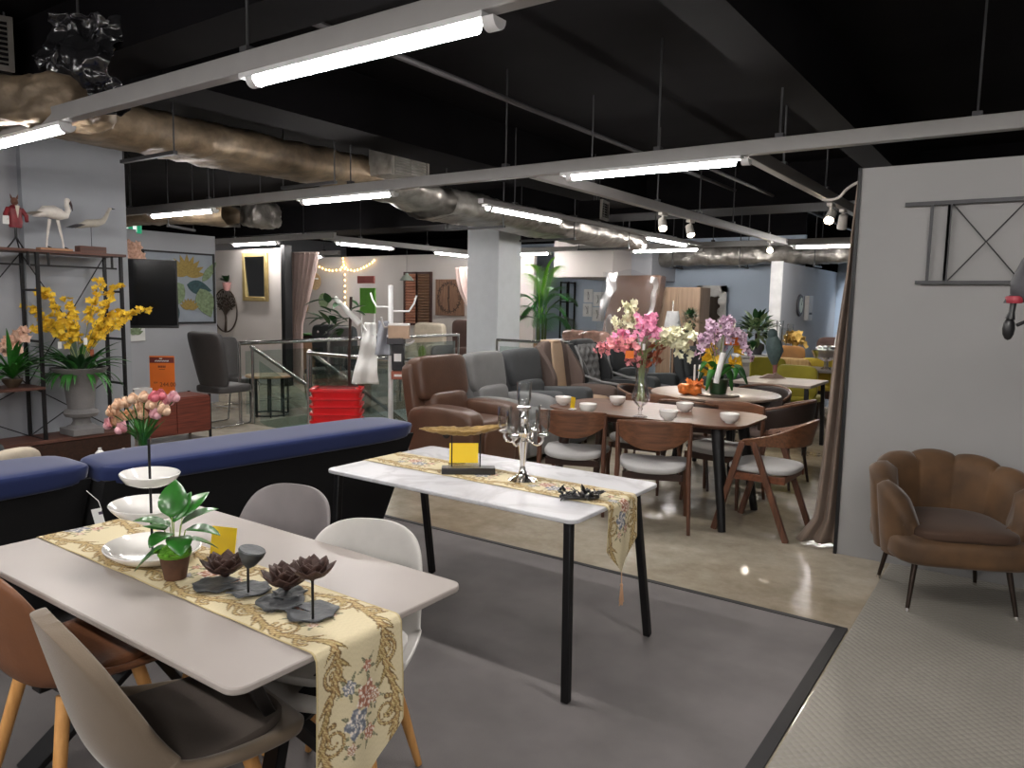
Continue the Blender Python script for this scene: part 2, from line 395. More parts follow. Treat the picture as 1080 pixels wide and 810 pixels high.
batten((-2.92, 2.13), (-1.67, 2.13), 'lit batten light on the nearest rail, largest of them in the photo')
batten((-5.9, 2.13), (-4.70, 2.13), 'lit batten light cut by the left photo edge above the shelf birds')
batten((-0.4, 2.13), (0.85, 2.13), 'added unseen batten light on the nearest rail beyond the right photo edge')  # outside the frame, added for more light from the front
batten((-3.0, 4.97), (-1.72, 4.97), 'lit batten light on the long rail above the wooden dining table')
batten((-6.05, 4.97), (-4.88, 4.97), 'lit batten light on the long rail in front of the vent box')
batten((-8.8, 4.97), (-7.6, 4.97), 'lit batten light at the left end of the long rail by the small vents')
batten((-4.66, 6.17), (-4.66, 7.5), 'lit batten light slanting beside the foil duct left of the column top')
batten((-4.66, 10.0), (-4.66, 11.3), 'lit batten light slanting away below the two white spotlights')
batten((-12.1, 8.36), (-10.92, 8.36), 'lit batten light directly above the gold framed mirror')
batten((-9.88, 8.85), (-9.88, 10.1), 'lit batten light slanting above the fairy lights alcove')
batten((-9.1, 12.3), (-7.85, 12.3), 'lit batten light showing to the right of the grey column')
batten((-6.05, 12.3), (-4.85, 12.3), 'lit batten light in front of the silver pipe duct')
batten((-3.25, 12.3), (-2.0, 12.3), 'lit batten light touching the top edge of the grey panel wall')
batten((-9.88, 11.4), (-9.88, 12.6), 'lit batten light half hidden left of the grey column')
batten((-14.6, 11.5), (-13.4, 11.5), 'lit batten light inside the alcove above the fairy lights')
rail((-15.2, 11.5), (-12.8, 11.5), 'short grey ceiling rail inside the alcove', (.2, .8))
batten((-12.9, 4.9), (-11.7, 4.9), 'distant lit batten light beside the green exit sign')

for i, (x, y, l) in enumerate(((-4.6, -.8, 'left of'), (-2.2, -.8, 'just behind and left of'), (.0, -.8, 'straight behind'), (2.2, -.8, 'right of'))): batten((x-.62, y), (x+.62, y), 'added unseen batten light behind the viewer, '+l+' the camera')  # added behind the camera to raise and flatten the ambient light
for i, (x, l) in enumerate(((-3.4, 'leftmost'), (-.6, 'middle'), (2.0, 'rightmost'))): batten((x-.62, -3.4), (x+.62, -3.4), 'added batten light out of view on the rearmost rail, '+l+' there')  # more added fill lights, none of them in view
batten((-7.4, HY0+.05), (-6.2, HY0+.05), 'added batten light down inside the stairwell, out of view', z=-.55)  # hidden lamp added to brighten the stairwell walls
# ---------------- track spotlights
SPOTG = mat('spot_lens', (255, 244, 225), 0.3, var=0, emit=60.0, ecol=(255, 236, 205))
SPOTW = mat('spot_body', (205, 200, 192), 0.35)
def spot(x, y, aim, label, watts=32):
    t = T('track_spotlight', label, 'spotlight', (x, y, 2.5475), 0, 'track spotlights')
    B().box((0, 0, -.015), (0.05, 0.14, 0.03)).o('adaptor', SPOTW, t, bev=.004)
    B().tube([(0, 0, -.03), (0, 0, -.09)], 0.014, 8).o('stem', SPOTW, t)
    d = (Vector(aim)-Vector((x, y, 2.44))).normalized(); c = Vector((0, 0, -.125))
    R = d.to_track_quat('Z', 'Y').to_matrix()
    B().lathe([(0.03, -.08), (0.042, -.07), (0.046, 0.06), (0.042, 0.065), (0.038, 0.05), (1e-6, 0.048)], c, 20, R).o('lamp_head', SPOTW, t)
    B().lathe([(0.036, 0.053), (0.02, 0.057), (1e-6, 0.058)], c, 16, R).o('lens', SPOTG, t)
    l = bpy.data.lights.new('spot_beam', 'SPOT'); l.energy = watts; l.spot_size = math.radians(60); l.spot_blend = 0.6; l.color = (1, 0.9, 0.75); l.shadow_soft_size = 0.03
    lo = bpy.data.objects.new('spot_beam', l); COL.objects.link(lo); lo.location = Vector((x, y, 2.5475))+c+d*.075; lo.rotation_euler = (-d).to_track_quat('Z', 'Y').to_euler()
for (X, Y, xx, aim, lb) in ((699, 232, -3.36, (-2.5, 6.2, .8), 'white track spotlight left of a pair above the pink flowers'), (728, 240, -3.36, (-2.6, 7.5, .8), 'white track spotlight right of a pair above the pink flowers'),
                    (812, 262, -3.36, (-1.2, 5.0, .6), 'track spotlight glaring warm beside the silver pipe duct'), (876, 224, -1.68, (-1.7, 5.4, .8), 'lit track spotlight by the panel wall top corner'), (889, 228, -1.68, (-1.9, 8.6, .9), 'track spotlight turned away beside the panel wall edge')):
    p = px(X, Y, xx); spot(xx, p.y, aim, lb)

# ---------------- ducts, vents, pipes
FOIL = mat('insulation_foil', (128, 112, 92), 0.5, 0.35, var=0.4, vscale=7, bump=1.0, bscale=12)
FOILS = mat('silver_foil', (150, 146, 140), 0.34, 0.7, var=0.35, vscale=7, bump=1.0, bscale=12)
def crinkle(p, a=0.02, s=5.0):
    p = Vector(p); n = mnoise.noise_vector(p*s); return p+n*a
def duct(name, label, p0, p1, rx, rz, m, seed=0, n=34, rings=110, straps=3, strapm=None):
    p0, p1 = Vector(p0), Vector(p1); d = (p1-p0); s = Vector((d.y, -d.x, 0)).normalized()
    t = T(name, label, 'air duct', (p0+p1)/2); mid = (p0+p1)/2
    def fn(u, v):
        a = 2*PI*u; q = p0-mid+d*v+s*math.copysign(abs(math.cos(a))**0.7, math.cos(a))*rx+Vector((0,0,1))*math.copysign(abs(math.sin(a))**0.7, math.sin(a))*rz
        return crinkle(q+Vector((seed, 0, 0)), 0.035, 3.2)+crinkle(q, 0.017, 10)+crinkle(q, 0.009, 24)-q-q-Vector((seed, 0, 0))
    B().grid(fn, n, rings, cu=True).o('foil_jacket', m, t)
    for i in range(straps):
        q = p0.lerp(p1, (i+.5)/straps)-mid; bb = B()
        for e in (-1, 1): bb.cyl(q+s*e*(rx+.05)+Vector((0,0,-rz-.04)), q+s*e*(rx+.05)+Vector((0,0,3.4-mid.z)), 0.008, n=6)
        bb.box(q+Vector((0,0,-rz-.045)), (0.06 if abs(d.y) > abs(d.x) else 2*rx+.14, 2*rx+.14 if abs(d.x) > abs(d.y) else 0.06, 0.03), None) if False else bb.beam(q-s*(rx+.07)+Vector((0,0,-rz-.045)), q+s*(rx+.07)+Vector((0,0,-rz-.045)), .04, .03)
        bb.o('hanger_bracket', ROD, t)
duct('air_duct', 'long foil wrapped air duct running back from the top left corner', (-6.45, 1.0, 2.98), (-6.45, 6.25, 2.98), 0.36, 0.17, FOIL, straps=3)
duct('air_duct', 'foil wrapped air duct continuing back past the grey column top', (-6.1, 6.9, 2.74), (-6.1, 12.2, 2.70), 0.42, 0.17, FOILS, 9, straps=3)
q = py(682, 272, 14.3); q1 = py(905, 274, 14.3)
duct('air_duct', 'silver round air duct along the top of the back wall', (q.x, 14.3, q.z+.02), (q1.x, 14.3, q.z+.02), 0.19, 0.19, FOILS, 5, rings=110)
duct('air_duct', 'short foil duct section above the black television', (-10.9, 4.6, 2.55), (-8.6, 5.9, 2.62), 0.25, 0.11, FOIL, 3, rings=50, straps=2)
def elbow():
    t = T('duct_elbow', 'silver duct elbow joining the two foil ducts near the vent box', 'air duct', (-6.3, 6.55, 2.86))
    def fn(u, v):
        a = 2*PI*u; c = Vector((-0.15+.35*v, -0.45+0.95*v, 0.12-.24*v)); r = 0.95+0.08*math.sin(v*20)
        q = c+Vector((math.cos(a)*.40*r, 0, math.sin(a)*.18*r)); return crinkle(q, .02, 6)
    B().grid(fn, 22, 20, cu=True).o('foil_jacket', FOILS, t)
elbow()
GRILL = mat('vent_grey', (120, 116, 110), 0.5, 0.3)
def vent(p, w, h, dpt, label, rot=0, m=FOILS):
    t = T('vent_box', label, 'air vent', p, rot)
    B().box((-dpt/2, 0, 0), (dpt, w, h)).o('duct_box', m, t, smooth=False, bev=.01)
    f = B()
    for e in (-1, 1): f.box((.01, e*(w/2-.012), 0), (.03, .03, h+.02)); f.box((.01, 0, e*(h/2-.006)), (.03, w, .03))
    f.o('frame', GRILL, t, smooth=False)
    s = B(); k = max(5, int(h/.03))
    for i in range(k): s.box((.005, 0, -h/2+h*(i+.5)/k), (.02, w-.03, .008), RY(.5))
    s.box((.002, 0, 0), (.01, .012, h)); s.o('louvre_slats', GRILL, t, smooth=False)
    for e in (-1, 1): B().cyl((-.1, e*w*.35, h/2), (-.1, e*w*.35, 3.4-p[2]), .007, n=6).o('hanger_rod', ROD, t)
a = px(433, 169, -5.75); vent((a.x, a.y, a.z), 0.56, 0.36, 0.36, 'louvred metal vent box in the middle of the ceiling beside the foil duct')
a = pd(240, 228, 10.4); vent((a.x, a.y, a.z), 0.38, 0.25, 0.3, 'small louvred vent box hanging left of a shiny foil box', 0.1)
a = pd(-8, 44, 5.0); vent((a.x, a.y, a.z), 0.22, 0.32, 0.4, 'vent grille cut by the left photo edge at the top', -0.3, DARKB)
a = pd(637, 222, 9.5); vent((a.x, a.y, a.z), 0.3, 0.22, 0.3, 'dark vent box hanging under the duct right of the column', 0.2, DARKB)
t = T('foil_box', 'shiny foil covered duct box hanging beside the small vent', 'air duct', pd(275, 227, 10.4))
B().rbox((0, 0, 0), (0.34, 0.46, 0.33), 8, 12, fn=lambda p: crinkle(crinkle(p, .03, 9), .015, 22)).o('foil_jacket', FOILS, t)
B().cyl((0, 0, .14), (0, 0, 3.4-t.location.z), .008, n=6).o('hanger_rod', ROD, t)
a = pz(530, 103, 3.1); o = B().cyl((0, -2.5, 0), (0, 6.5, 0), 0.022, n=8).o('ceiling_pipe', mat('grey_pipe', (74, 72, 74), .5)); o.location = (a.x, a.y, 3.1); tag(o, 'thin grey pipe running back under the black ceiling', 'pipe')
a = pz(812, 205, 3.0); o = B().cyl((0, -3, 0), (0, 6, 0), 0.02, n=8).o('ceiling_pipe', MATS['grey_pipe']); o.location = (a.x, a.y, 3.0); tag(o, 'thin grey pipe near the ceiling behind the spotlights', 'pipe')
a = pd(885, 200, 5.9)
t = B().tube(bez((-.13, .05, -.06), (-.0, .0, -.09), (.03, 0, -.03), 6)+bez((.03, 0, -.03), (.06, 0, .02), (.17, -.02, .055), 6)[1:], 0.011, 8).o('power_cable', mat('white_cable', (170, 164, 158), .5)); t.location = a
tag(t, 'white cable curving from the spotlight rail to the panel wall top', 'cable')
# crumpled black plastic by the top left duct
def plastic(u, v):
    q = Vector((0.34*(u-.5), 0.25*(u-.5)+.05*math.sin(v*9), 0.55*(v-.5))); return q+mnoise.noise_vector(q*7+Vector((3, 1, 2)))*.045+mnoise.noise_vector(q*17)*.03+mnoise.noise_vector(q*34)*.012
a = pd(85, 66, 4.5); o = B().grid(plastic, 44, 70).o('plastic_sheet', mat('shiny_black_plastic', (36, 36, 38), .14, spec=.8), sol=.003, ang=60); o.location = a
tag(o, 'crumpled shiny black plastic sheet hanging at the top left', 'plastic sheet')
a = pd(38, 112, 4.7); t = T('duct_branch', 'bulky brown insulated duct end at the top left corner', 'air duct', a, .5)
B().rbox((0, 0, 0), (.85, .45, .26), 6, 26, fn=lambda p: crinkle(crinkle(crinkle(p, .04, 4), .018, 11), .010, 26)).o('foil_jacket', FOIL, t)
for s in (-.3, .3): B().cyl((s, 0, .1), (s, 0, 3.4-a.z), .008, n=6).o('hanger_rod', ROD, t)
# exit sign
a = pd(139, 241, 10.2)
t = T('exit_sign', 'small green and white exit sign past the left wall', 'sign', a, 0.6)
B().box((0, 0, 0), (0.26, 0.03, 0.13)).o('sign_panel', mat('exit_green', (40, 150, 110), .4, emit=.5), t, bev=.005)
b = B(); b.box((-.05, -.017, .0), (.02, .004, .05)); b.ell((-.05, -.017, .04), (.022, .004, .022)); b.box((-.03, -.017, -.03), (.045, .004, .014), RY(.6)); b.box((.05, -.017, 0), (.05, .004, .09)); b.o('pictogram', mat('exit_white', (230, 240, 235), .5, emit=.6), t, smooth=False)
B().cyl((0, 0, .065), (0, 0, 3.4-a.z), .007, n=6).o('hanger_rod', ROD, t)
# ================================================================ FOREGROUND: THE WHITE TABLES
def crom(P, t):
    n = len(P)-1; x = t*n; i = min(int(x), n-1); f = x-i
    p0, p1, p2, p3 = (np.array(P[max(0, min(n, k))], float) for k in (i-1, i, i+1, i+2))
    return 0.5*((2*p1)+(p2-p0)*f+(2*p0-5*p1+4*p2-p3)*f*f+(3*p1-p0-3*p2+p3)*f**3)
SHELL = [(.258,.421,.10,0), (.232,.446,.195,.004), (.08,.437,.235,.035), (-.07,.43,.242,.075), (-.165,.452,.24,.105), (-.212,.53,.232,.095), (-.240,.63,.222,.07), (-.262,.72,.207,.045), (-.276,.78,.180,.026), (-.284,.815,.135,.012), (-.288,.832,.085,.004), (-.289,.838,.03,.0)]
def shell_chair(label, shellm, padm, legm, loc, rot, tagged=False, group='shell chairs around the nearer white table', sol=.016):
    t = T('shell_chair', label, 'chair', loc, rot, group)
    def fn(u, v):
        y, z, w, k = crom(SHELL, v); y2, z2, _, _ = crom(SHELL, min(1, v+.01)); y1, z1, _, _ = crom(SHELL, max(0, v-.01))
        s = 2*u-1; d = Vector((0, y2-y1, z2-z1)).normalized(); nrm = Vector((0, -d.z, d.y)); nrm = -nrm if nrm.z < 0 or (v > .5 and nrm.y < 0) else nrm
        return Vector((w*s, y, z))+nrm*k*abs(s)**2.6
    B().grid(fn, 13, 25).o('shell', shellm, t, sol=sol, ang=180, subafter=2)
    def pf(p): return (p.x*(1-.10*max(0, p.y)/.2), p.y, p.z+.35*p.x*p.x+.02*abs(p.y/.2)**2)
    B().rbox((0, .02, .466), (.40, .38, .045), 5, 8, fn=pf).o('seat_pad', padm, t)
    br = B(); br.box((0, 0, .405), (.26, .05, .02)); br.box((0, 0, .405), (.05, .26, .02)); br.box((0, -.02, .42), (.18, .18, .02)); br.o('under_bracket', BLACK, t, bev=.004)
    for sx in (-1, 1):
        for sy in (-1, 1):
            B().tube([(sx*.12, sy*.11, .415), (sx*.165, sy*.155, .2), (sx*.205, sy*.195, 0)], [.02, .018, .012], 12).o('leg', legm, t)
    if tagged:
        p = Vector((.13, -.30, .70)); B().box(p+Vector((0,-.008,-.05)), (.03, .002, .085), RX(.1)).o('hang_tag', PAPER, t, smooth=False); 
    return t
SH_GREY = mat('grey_plastic_shell', (120, 114, 114), .4); SH_WHITE = mat('white_plastic_shell', (190, 187, 182), .35)
SH_BEIGE = mat('beige_fabric_shell', (112, 98, 82), .75, var=.06, bump=.1, bscale=300, sheen=.3); SH_BROWN = mat('tan_leatherette', (122, 80, 54), .45, var=.08, bump=.1, bscale=90)
PADG = mat('taupe_pad_fabric', (78, 70, 64), .9, bump=.2, bscale=400)
def face(dx, dy): return math.atan2(dy, dx)-PI/2
shell_chair('grey shell chair at the far side of the nearer table, left of the white one', SH_GREY, SH_GREY, BEECH, (-2.30, 1.63, .012), face(.27, -.96)).scale = (.98,)*3
shell_chair('white plastic shell chair tucked at the far side of the nearer table', SH_WHITE, SH_WHITE, BEECH, (-1.70, 1.52, .012), face(.42, -.90)).scale = (.97,)*3
shell_chair('beige padded shell chair seen from behind at the near side of the table', SH_BEIGE, PADG, BEECH, (-1.705, 1.00, .012), face(.15, .99), sol=.036)
shell_chair('tan brown shell chair with beech legs cut by the left photo edge', SH_BROWN, SH_BROWN, BEECH, (-2.33, 1.04, .012), face(-.05, 1), tagged=True, sol=.022)

STONE = mat('warm_grey_stone', (158, 150, 144), .38, var=.04, vscale=3)
def marble():
    m = mat('white_marble', (222, 222, 224), .4, var=0)
    nt = m.node_tree; N = nt.nodes; L = nt.links
    tc = N.new('ShaderNodeTexCoord'); n = N.new('ShaderNodeTexNoise'); n.inputs['Scale'].default_value = 2.2; n.inputs['Detail'].default_value = 6; n.inputs['Distortion'].default_value = 1.6
    L.new(tc.outputs['Object'], n.inputs['Vector'])
    r = N.new('ShaderNodeValToRGB'); e = r.color_ramp.elements; e[0].position = .44; e[0].color = rgb((192, 192, 195)); e[1].position = .5; e[1].color = rgb((172, 171, 174))
    k = e.new(.56); k.color = rgb((192, 192, 195))
    L.new(n.outputs['Fac'], r.inputs['Fac']); L.new(r.outputs[0], N['Principled BSDF'].inputs['Base Color'])
    return m
def slab(w, d, th, m, t, z, r=.04): return B().prism(rpoly(w, d, r, 5), th, (0, 0, z-th)).o('tabletop', m, t, bev=.004)
# nearer table: stone top, black steel star legs
T1C = Vector((-2.015, 1.27, 0))
t1 = T('dining_table', 'nearer white stone dining table with black slanting steel legs and lotus ornaments on it', 'table', (T1C.x, T1C.y, .012), 0)
slab(1.40, .77, .018, STONE, t1, .738)
B().box((0, 0, .71), (1.0, .10, .03)).o('under_beam', BLACK, t1, bev=.004)
for sx in (-1, 1):
    for sy in (-1, 1):
        b = B(); b.beam((sx*.56, sy*.26, .69), (sx*.36, sy*.02, .36), .075, .03, (0, 1, 0)); b.beam((sx*.37, sy*.015, .38), (sx*.58, sy*.30, .0), .075, .03, (0, 1, 0))
        b.o('leg', BLACK, t1, bev=.004)
# farther table: marble top, four straight black legs
t2 = T('dining_table', 'farther white marble dining table on four thin black legs with silver candelabra', 'table', (-2.08, 2.79, .012), 0)
slab(1.40, .78, .018, marble(), t2, .738)
B().box((0, 0, .71), (1.2, .5, .02)).o('under_frame', BLACK, t2, bev=.004)
for sx in (-1, 1):
    for sy in (-1, 1):
        b = B(); top = Vector((sx*.65, .24 if sy > 0 else -.345, .72)); bot = Vector((sx*.675, sy*.375, 0))
        b.beam(top, bot, (.034), .034, (0, 1, 0)); b.o('leg', BLACK, t2, bev=.005)

# ---------------- patterned table runners (the woven pattern is painted point by point)
def weave(S, Bb, W, period, off):
    s = (S+off) % period-period/2; k = np.floor((S+off)/period); b = Bb
    col = np.empty(S.shape+(3,)); col[:] = (210, 197, 162)
    n1 = np.sin(S*411+np.sin(Bb*300)*2)*np.sin(Bb*523)*.02
    h = W/2; rnd = random.Random(5)
    strokes = []                                          # (x, y, radius, tone)
    def stroke(pts, r0, r1, tone):
        m = len(pts)
        for i, (x, y) in enumerate(pts): strokes.append((x, y, r0+(r1-r0)*i/max(1, m-1), tone))
    for sg in (-1, 1):
        main = [(x, sg*(h*.68+h*.16*math.sin(2*PI*x/period*1+.6))) for x in np.linspace(-period/2, period/2, 60)]
        stroke(main, .0085, .0085, 1)
        for cx, cy, r, tn, a0, dr in ((-.11, .60, .034, 1.6, 0, 1), (.06, .62, .042, 1.7, PI, -1), (.15, .78, .024, 1.3, .5, 1)):
            stroke([(cx*period/.4+r*(1-.8*i/40)*math.cos(a0+dr*tn*2*PI*i/40), sg*(cy*h+r*(1-.8*i/40)*math.sin(a0+dr*tn*2*PI*i/40))) for i in range(41)], .0075, .003, 1)
        for i in range(0, 60, 3):
            x, y = main[i]; a = rnd.uniform(.5, 1.3)*rnd.choice((-1, 1)); L = rnd.uniform(.03, .055)
            stroke([(x+L*q*math.cos(a)+.01*q*q, y+L*q*math.sin(a)*.9) for q in np.linspace(0, 1, 9)], .0105, .0022, rnd.choice((1, 1, 2)))
    blooms = [(-.02, .10, .034, 0), (.04, -.14, .036, 1), (-.06, -.30, .018, 1), (.085, .18, .019, 0), (.0, .34, .016, 2), (-.095, .12, .014, 0), (.10, -.28, .014, 2)]
    for x, y, r, c in blooms:
        for q in range(5):
            a = q*1.26+x*40; stroke([(x+(r+.004+.018*z)*math.cos(a), y*h+(r+.004+.018*z)*math.sin(a)) for z in np.linspace(0, 1, 5)], .005, .001, 3)
    best = np.full(S.shape, 9.0); tone = np.zeros(S.shape, int)
    for x, y, r, t in strokes:
        for dx in (0, period, -period):
            if dx and abs(x+dx) > period/2+.05: continue
            d = np.hypot(s-x-dx, b-y)/r
            m = d < best; best[m] = d[m]; tone[m] = t
    ph = np.sin(S*900+Bb*700)+np.sin(S*310-Bb*520)
    ins = best < 1
    pal = {1: ((108, 84, 52), (158, 128, 84), (206, 186, 134)), 2: ((112, 92, 56), (150, 126, 78), (196, 176, 124)), 3: ((92, 94, 72), (134, 132, 104), (150, 146, 118))}
    for t, (dk, md, lt) in pal.items():
        m = ins & (tone == t); d = best[m]; q = ph[m]
        c = np.where((d > .62)[:, None], np.array(dk, float), np.where((q > .25)[:, None], np.array(lt, float), np.array(md, float)))
        col[m] = c
    bc = [((186, 132, 108), (152, 98, 78)), ((150, 152, 158), (106, 110, 122)), ((196, 160, 130), (160, 118, 94))]
    for x, y, r, c in blooms:
        dx, dy = s-x, b-y*h; d = np.hypot(dx, dy); th = np.arctan2(dy, dx); rr = r*(1+.16*np.cos(5*th+x*50)); m = d < rr
        f = (np.cos(th*5+np.floor(d/r*3.2)*1.9) > -.35) & (d > r*.12); a, z = bc[c]
        cc = np.where(f[..., None], np.array(a, float), np.array(z, float)); cc = np.where((np.cos(th*5+np.floor(d/r*3.2)*1.9+.5) > .72)[..., None], np.array((232, 222, 210), float), cc)
        col[m] = cc[m]
    col *= (1+n1)[..., None]
    edge = np.abs(Bb) > h-.004; col[edge] = (190, 172, 128)
    return np.clip(col, 0, 255)
RUNM = attr_mat('runner_brocade', .8, .25, 420)
def runner(label, xa, xb, yc, z, W, dropA, dropB, taper, off, tassel, group):
    LA, LT, LB = dropA, xb-xa, dropB; Ltot = LA+LT+LB; nu, nv = 90, int(Ltot/.0032)
    s = np.linspace(0, Ltot, nv); S, K = np.meshgrid(s, np.linspace(-1, 1, nu), indexing='ij')
    wid = W/2*np.clip(np.minimum(1, (Ltot-S)/taper), .015, 1)*np.clip(np.minimum(1, S/taper), .015, 1)
    Bv = K*wid; r = .012
    def path(q):
        if q < LA: return (xa-r, -(LA-q)-r*0)
        if q > LA+LT: return (xb+r, -(q-LA-LT))
        x = xa+(q-LA); return (x, 0)
    vs = []
    for i in range(nv):
        x, dz = path(s[i])
        # soften the two table edges
        q = s[i]-LA-LT
        if -.02 < q < .02: a = (q+.02)/.04*PI/2; x = xb-.014+.024*math.sin(a)+.002; dz = -.02*(1-math.cos(a))
        q2 = LA-s[i]
        if -.02 < q2 < .02: a = (q2+.02)/.04*PI/2; x = xa+.014-.024*math.sin(a)-.002; dz = -.02*(1-math.cos(a))
        fl = 0 if s[i] < LA+LT else (s[i]-LA-LT)
        for j in range(nu):
            bb = Bv[i, j]; wav = .006*math.sin(bb*38+s[i]*5)*min(1, fl/.15)
            wz = .0012*math.sin(s[i]*23)*math.sin(bb*17+1)+.0014
            vs.append((x+wav+.02*fl*fl, bb, z+dz+(wz if fl == 0 else 0)))
    fs = [(i*nu+j, i*nu+j+1, (i+1)*nu+j+1, (i+1)*nu+j) for i in range(nv-1) for j in range(nu-1)]
    t = T('table_runner', label, 'table runner', ((xa+xb)/2, yc, z), 0, group)
    bl = B(); bl.v = [(x-(xa+xb)/2, y, zz-z) for x, y, zz in vs]; bl.f = fs
    o = bl.o('runner_cloth', RUNM, t, fixn=False, ang=80, sol=.0016)
    c = weave(S, Bv, W, .40, off)/255.0; c = np.where(c <= .04045, c/12.92, ((c+.055)/1.055)**2.4)
    ca = o.data.color_attributes.new('weave', 'FLOAT_COLOR', 'POINT')
    flat = np.ones((nv*nu, 4), np.float32); flat[:, :3] = c.reshape(-1, 3); ca.data.foreach_set('color', flat.ravel())
    if tassel:
        tm = mat('tassel_thread', (190, 150, 118), .8); q = Vector((vs[-nu//2][0]-(xa+xb)/2, 0, vs[-1][2]-z))
        b = B().tube([q+Vector((0,0,.005)), q+Vector((.002, 0, -.045))], .0022, 6); b.ell(q+Vector((.002, 0, -.052)), (.014, .014, .018), 10)
        for i in range(14):
            a = i*2.4; rr = .003+.004*(i % 3)/2; b.tube([q+Vector((.002+rr*.6*math.cos(a), rr*.6*math.sin(a), -.058)), q+Vector((.002+rr*1.6*math.cos(a), rr*1.6*math.sin(a), -.125-.006*(i % 4)))], .0016, 5)
        b.o('tassel', tm, t)
    return t
runner('floral brocade runner hanging over the near end of the nearer white table', T1C.x-.70, T1C.x+.70, 1.235, .7515, .285, .16, .40, .12, .06, True, 'brocade table runners')
runner('floral brocade runner with a hanging tassel on the farther marble table', -2.08-.70, -2.08+.70, 2.785, .7515, .265, .14, .315, .13, .22, True, 'brocade table runners')

TZ = .7535+.001
# ---------------- ornaments on the nearer table
DISH = CERAM
t = T('tiered_stand', 'three tier stand of white oval dishes on a thin black rod', 'serving stand', (-2.22, 1.22, TZ), 0)
def dish(rx, ry, z, off=(0, 0)):
    pr = [(1e-6, .0), (.55, .0), (.82, .010), (.98, .030), (1.0, .036), (.975, .038), (.78, .018), (.5, .010), (1e-6, .008)]
    B().lathe([(r, zz) for r, zz in pr], (off[0], off[1], z), 40, None, rx, ry).o('dish', DISH, t)
dish(.162, .135, 0); dish(.132, .11, .132, (-.012, 0)); dish(.098, .084, .232)
B().cyl((0, 0, .005), (0, 0, .375), .0042, n=8).o('rod', BLACK, t)
t = T('potted_plant', 'small green leafy plant in a brown mossy pot on the nearer table', 'potted plant', (-2.00, 1.165, TZ), 0)
B().lathe([(1e-6, 0), (.030, 0), (.044, .078), (.047, .082), (.040, .080), (1e-6, .072)], (0, 0, 0), 24).o('pot', mat('brown_clay', (84, 56, 40), .8, var=.25, vscale=30), t)
b = B(); b.ell((0, 0, .076), (.094, .094, .044), 16)
for i in range(90):
    a = random.uniform(0, 6.28); r = random.uniform(0, .05); b.ell((r*math.cos(a), r*math.sin(a), .096-.6*r*r/.05*.5), (.014, .014, .012), 6)
b.o('moss', mat('bright_moss', (92, 150, 36), .9, var=.3, vscale=60), t)
POTHOS = mat('pothos_leaf', (42, 104, 34), .35, var=.3, vscale=20, coat=.3)
toR = (RGT-FWD*.3); 
for (dx, dz, az, el, L, W, dr) in ((-.02, .16, 3.6, .5, .09, .06, .5), (.045, .19, 1.0, .7, .095, .06, .4), (-.01, .19, 1.8, 1.0, .105, .062, .25), (.035, .165, .4, .55, .10, .06, .5), (-.05, .15, 2.6, .25, .085, .058, .7), (.06, .15, .1, .1, .09, .055, .7), (-.045, .10, 3.4, -.5, .10, .06, .5), (.02, .13, 5.2, .0, .085, .055, .9), (.075, .12, .7, -.3, .085, .05, .5), (.0, .175, 1.2, .9, .09, .05, .3), (-.02, .14, 4.4, .1, .075, .05, .8)):
    d = (RGT*math.cos(az)*math.cos(el)+Vector((FWD.x, FWD.y, 0))*math.sin(az)*math.cos(el)+Vector((0, 0, 1))*math.sin(el)); q = RGT*dx*.55+Vector((0, 0, dz*.95))
    b = B().tube(bez((RGT*dx*.2+Vector((0,0,.085))), RGT*dx*.4+Vector((0, 0, dz*.7)), q, 6), .0018, 6); b.o('stem', mat('pale_stem', (150, 170, 96), .5), t)
    b = B().leaf(q, d, L*1.12, W*1.3, (0, 0, 1), dr, 8, .10); b.o('leaf', POTHOS, t, sol=.0008)
def card(label, p, w, h, rot, tilt=.2):
    t = T('price_card', label, 'price card', p, rot, 'yellow price cards')
    B().box((0, .012*1, h/2*math.cos(tilt)+.006), (w, .0012, h), RX(-tilt)).o('card', YELCARD, t, smooth=False)
    b = B(); b.box((0, .0, .003), (w*1.06, .05, .003)); b.box((0, .0155, .035), (w*1.06, .002, .06), RX(-tilt)); b.o('clear_holder', GLASS, t, smooth=False)
yaw = math.atan2(RGT.y, RGT.x)
card('yellow price card standing behind the lotus ornaments on the nearer table', (-2.03, 1.335, TZ), .088, .095, yaw-.25)
card('yellow price card leaning beside the gold leaf tray on the farther table', (-2.315, 2.895, TZ), .145, .10, yaw+.08)
LOT = mat('bronze_petal', (70, 50, 44), .5, .35, var=.3, vscale=25); PAD = mat('grey_lily_pad', (74, 76, 78), .5, .45, var=.35, vscale=22, bump=.3, bscale=50)
def lotus(b, c, r, rings=3, up=0.6, seed=0):
    for k in range(rings):
        n = 8-k; el = [.35, .75, 1.1][k]; L = r*[1.0, .92, .75][k]
        for i in range(n):
            a = 2*PI*(i+.5*k)/n+seed; d = Vector((math.cos(a)*math.cos(el), math.sin(a)*math.cos(el), math.sin(el)))
            b.leaf(Vector(c)+Vector((math.cos(a), math.sin(a), 0))*r*.12, d, L*1.08, r*.80, (0, 0, 1), -.9, 6, .08)
def pad(b, c, r, rot=0, seed=0):
    n = 40; vs = []; fs = []
    for k in range(5):
        for i in range(n+1):
            a = rot+.12+(2*PI-.24)*i/n; q = k/4; rr = r*1.14*q*(1+.06*math.sin(a*5+seed)*q+.04*math.sin(a*9)*q)
            vs.append((c[0]+rr*math.cos(a), c[1]+rr*math.sin(a), c[2]+.005+.004*q**3*(1+.8*math.sin(a*6+seed))))
    for k in range(4):
        for i in range(n): a = k*(n+1)+i; fs.append((a, a+1, a+n+2, a+n+1))
    b.add(vs, fs)
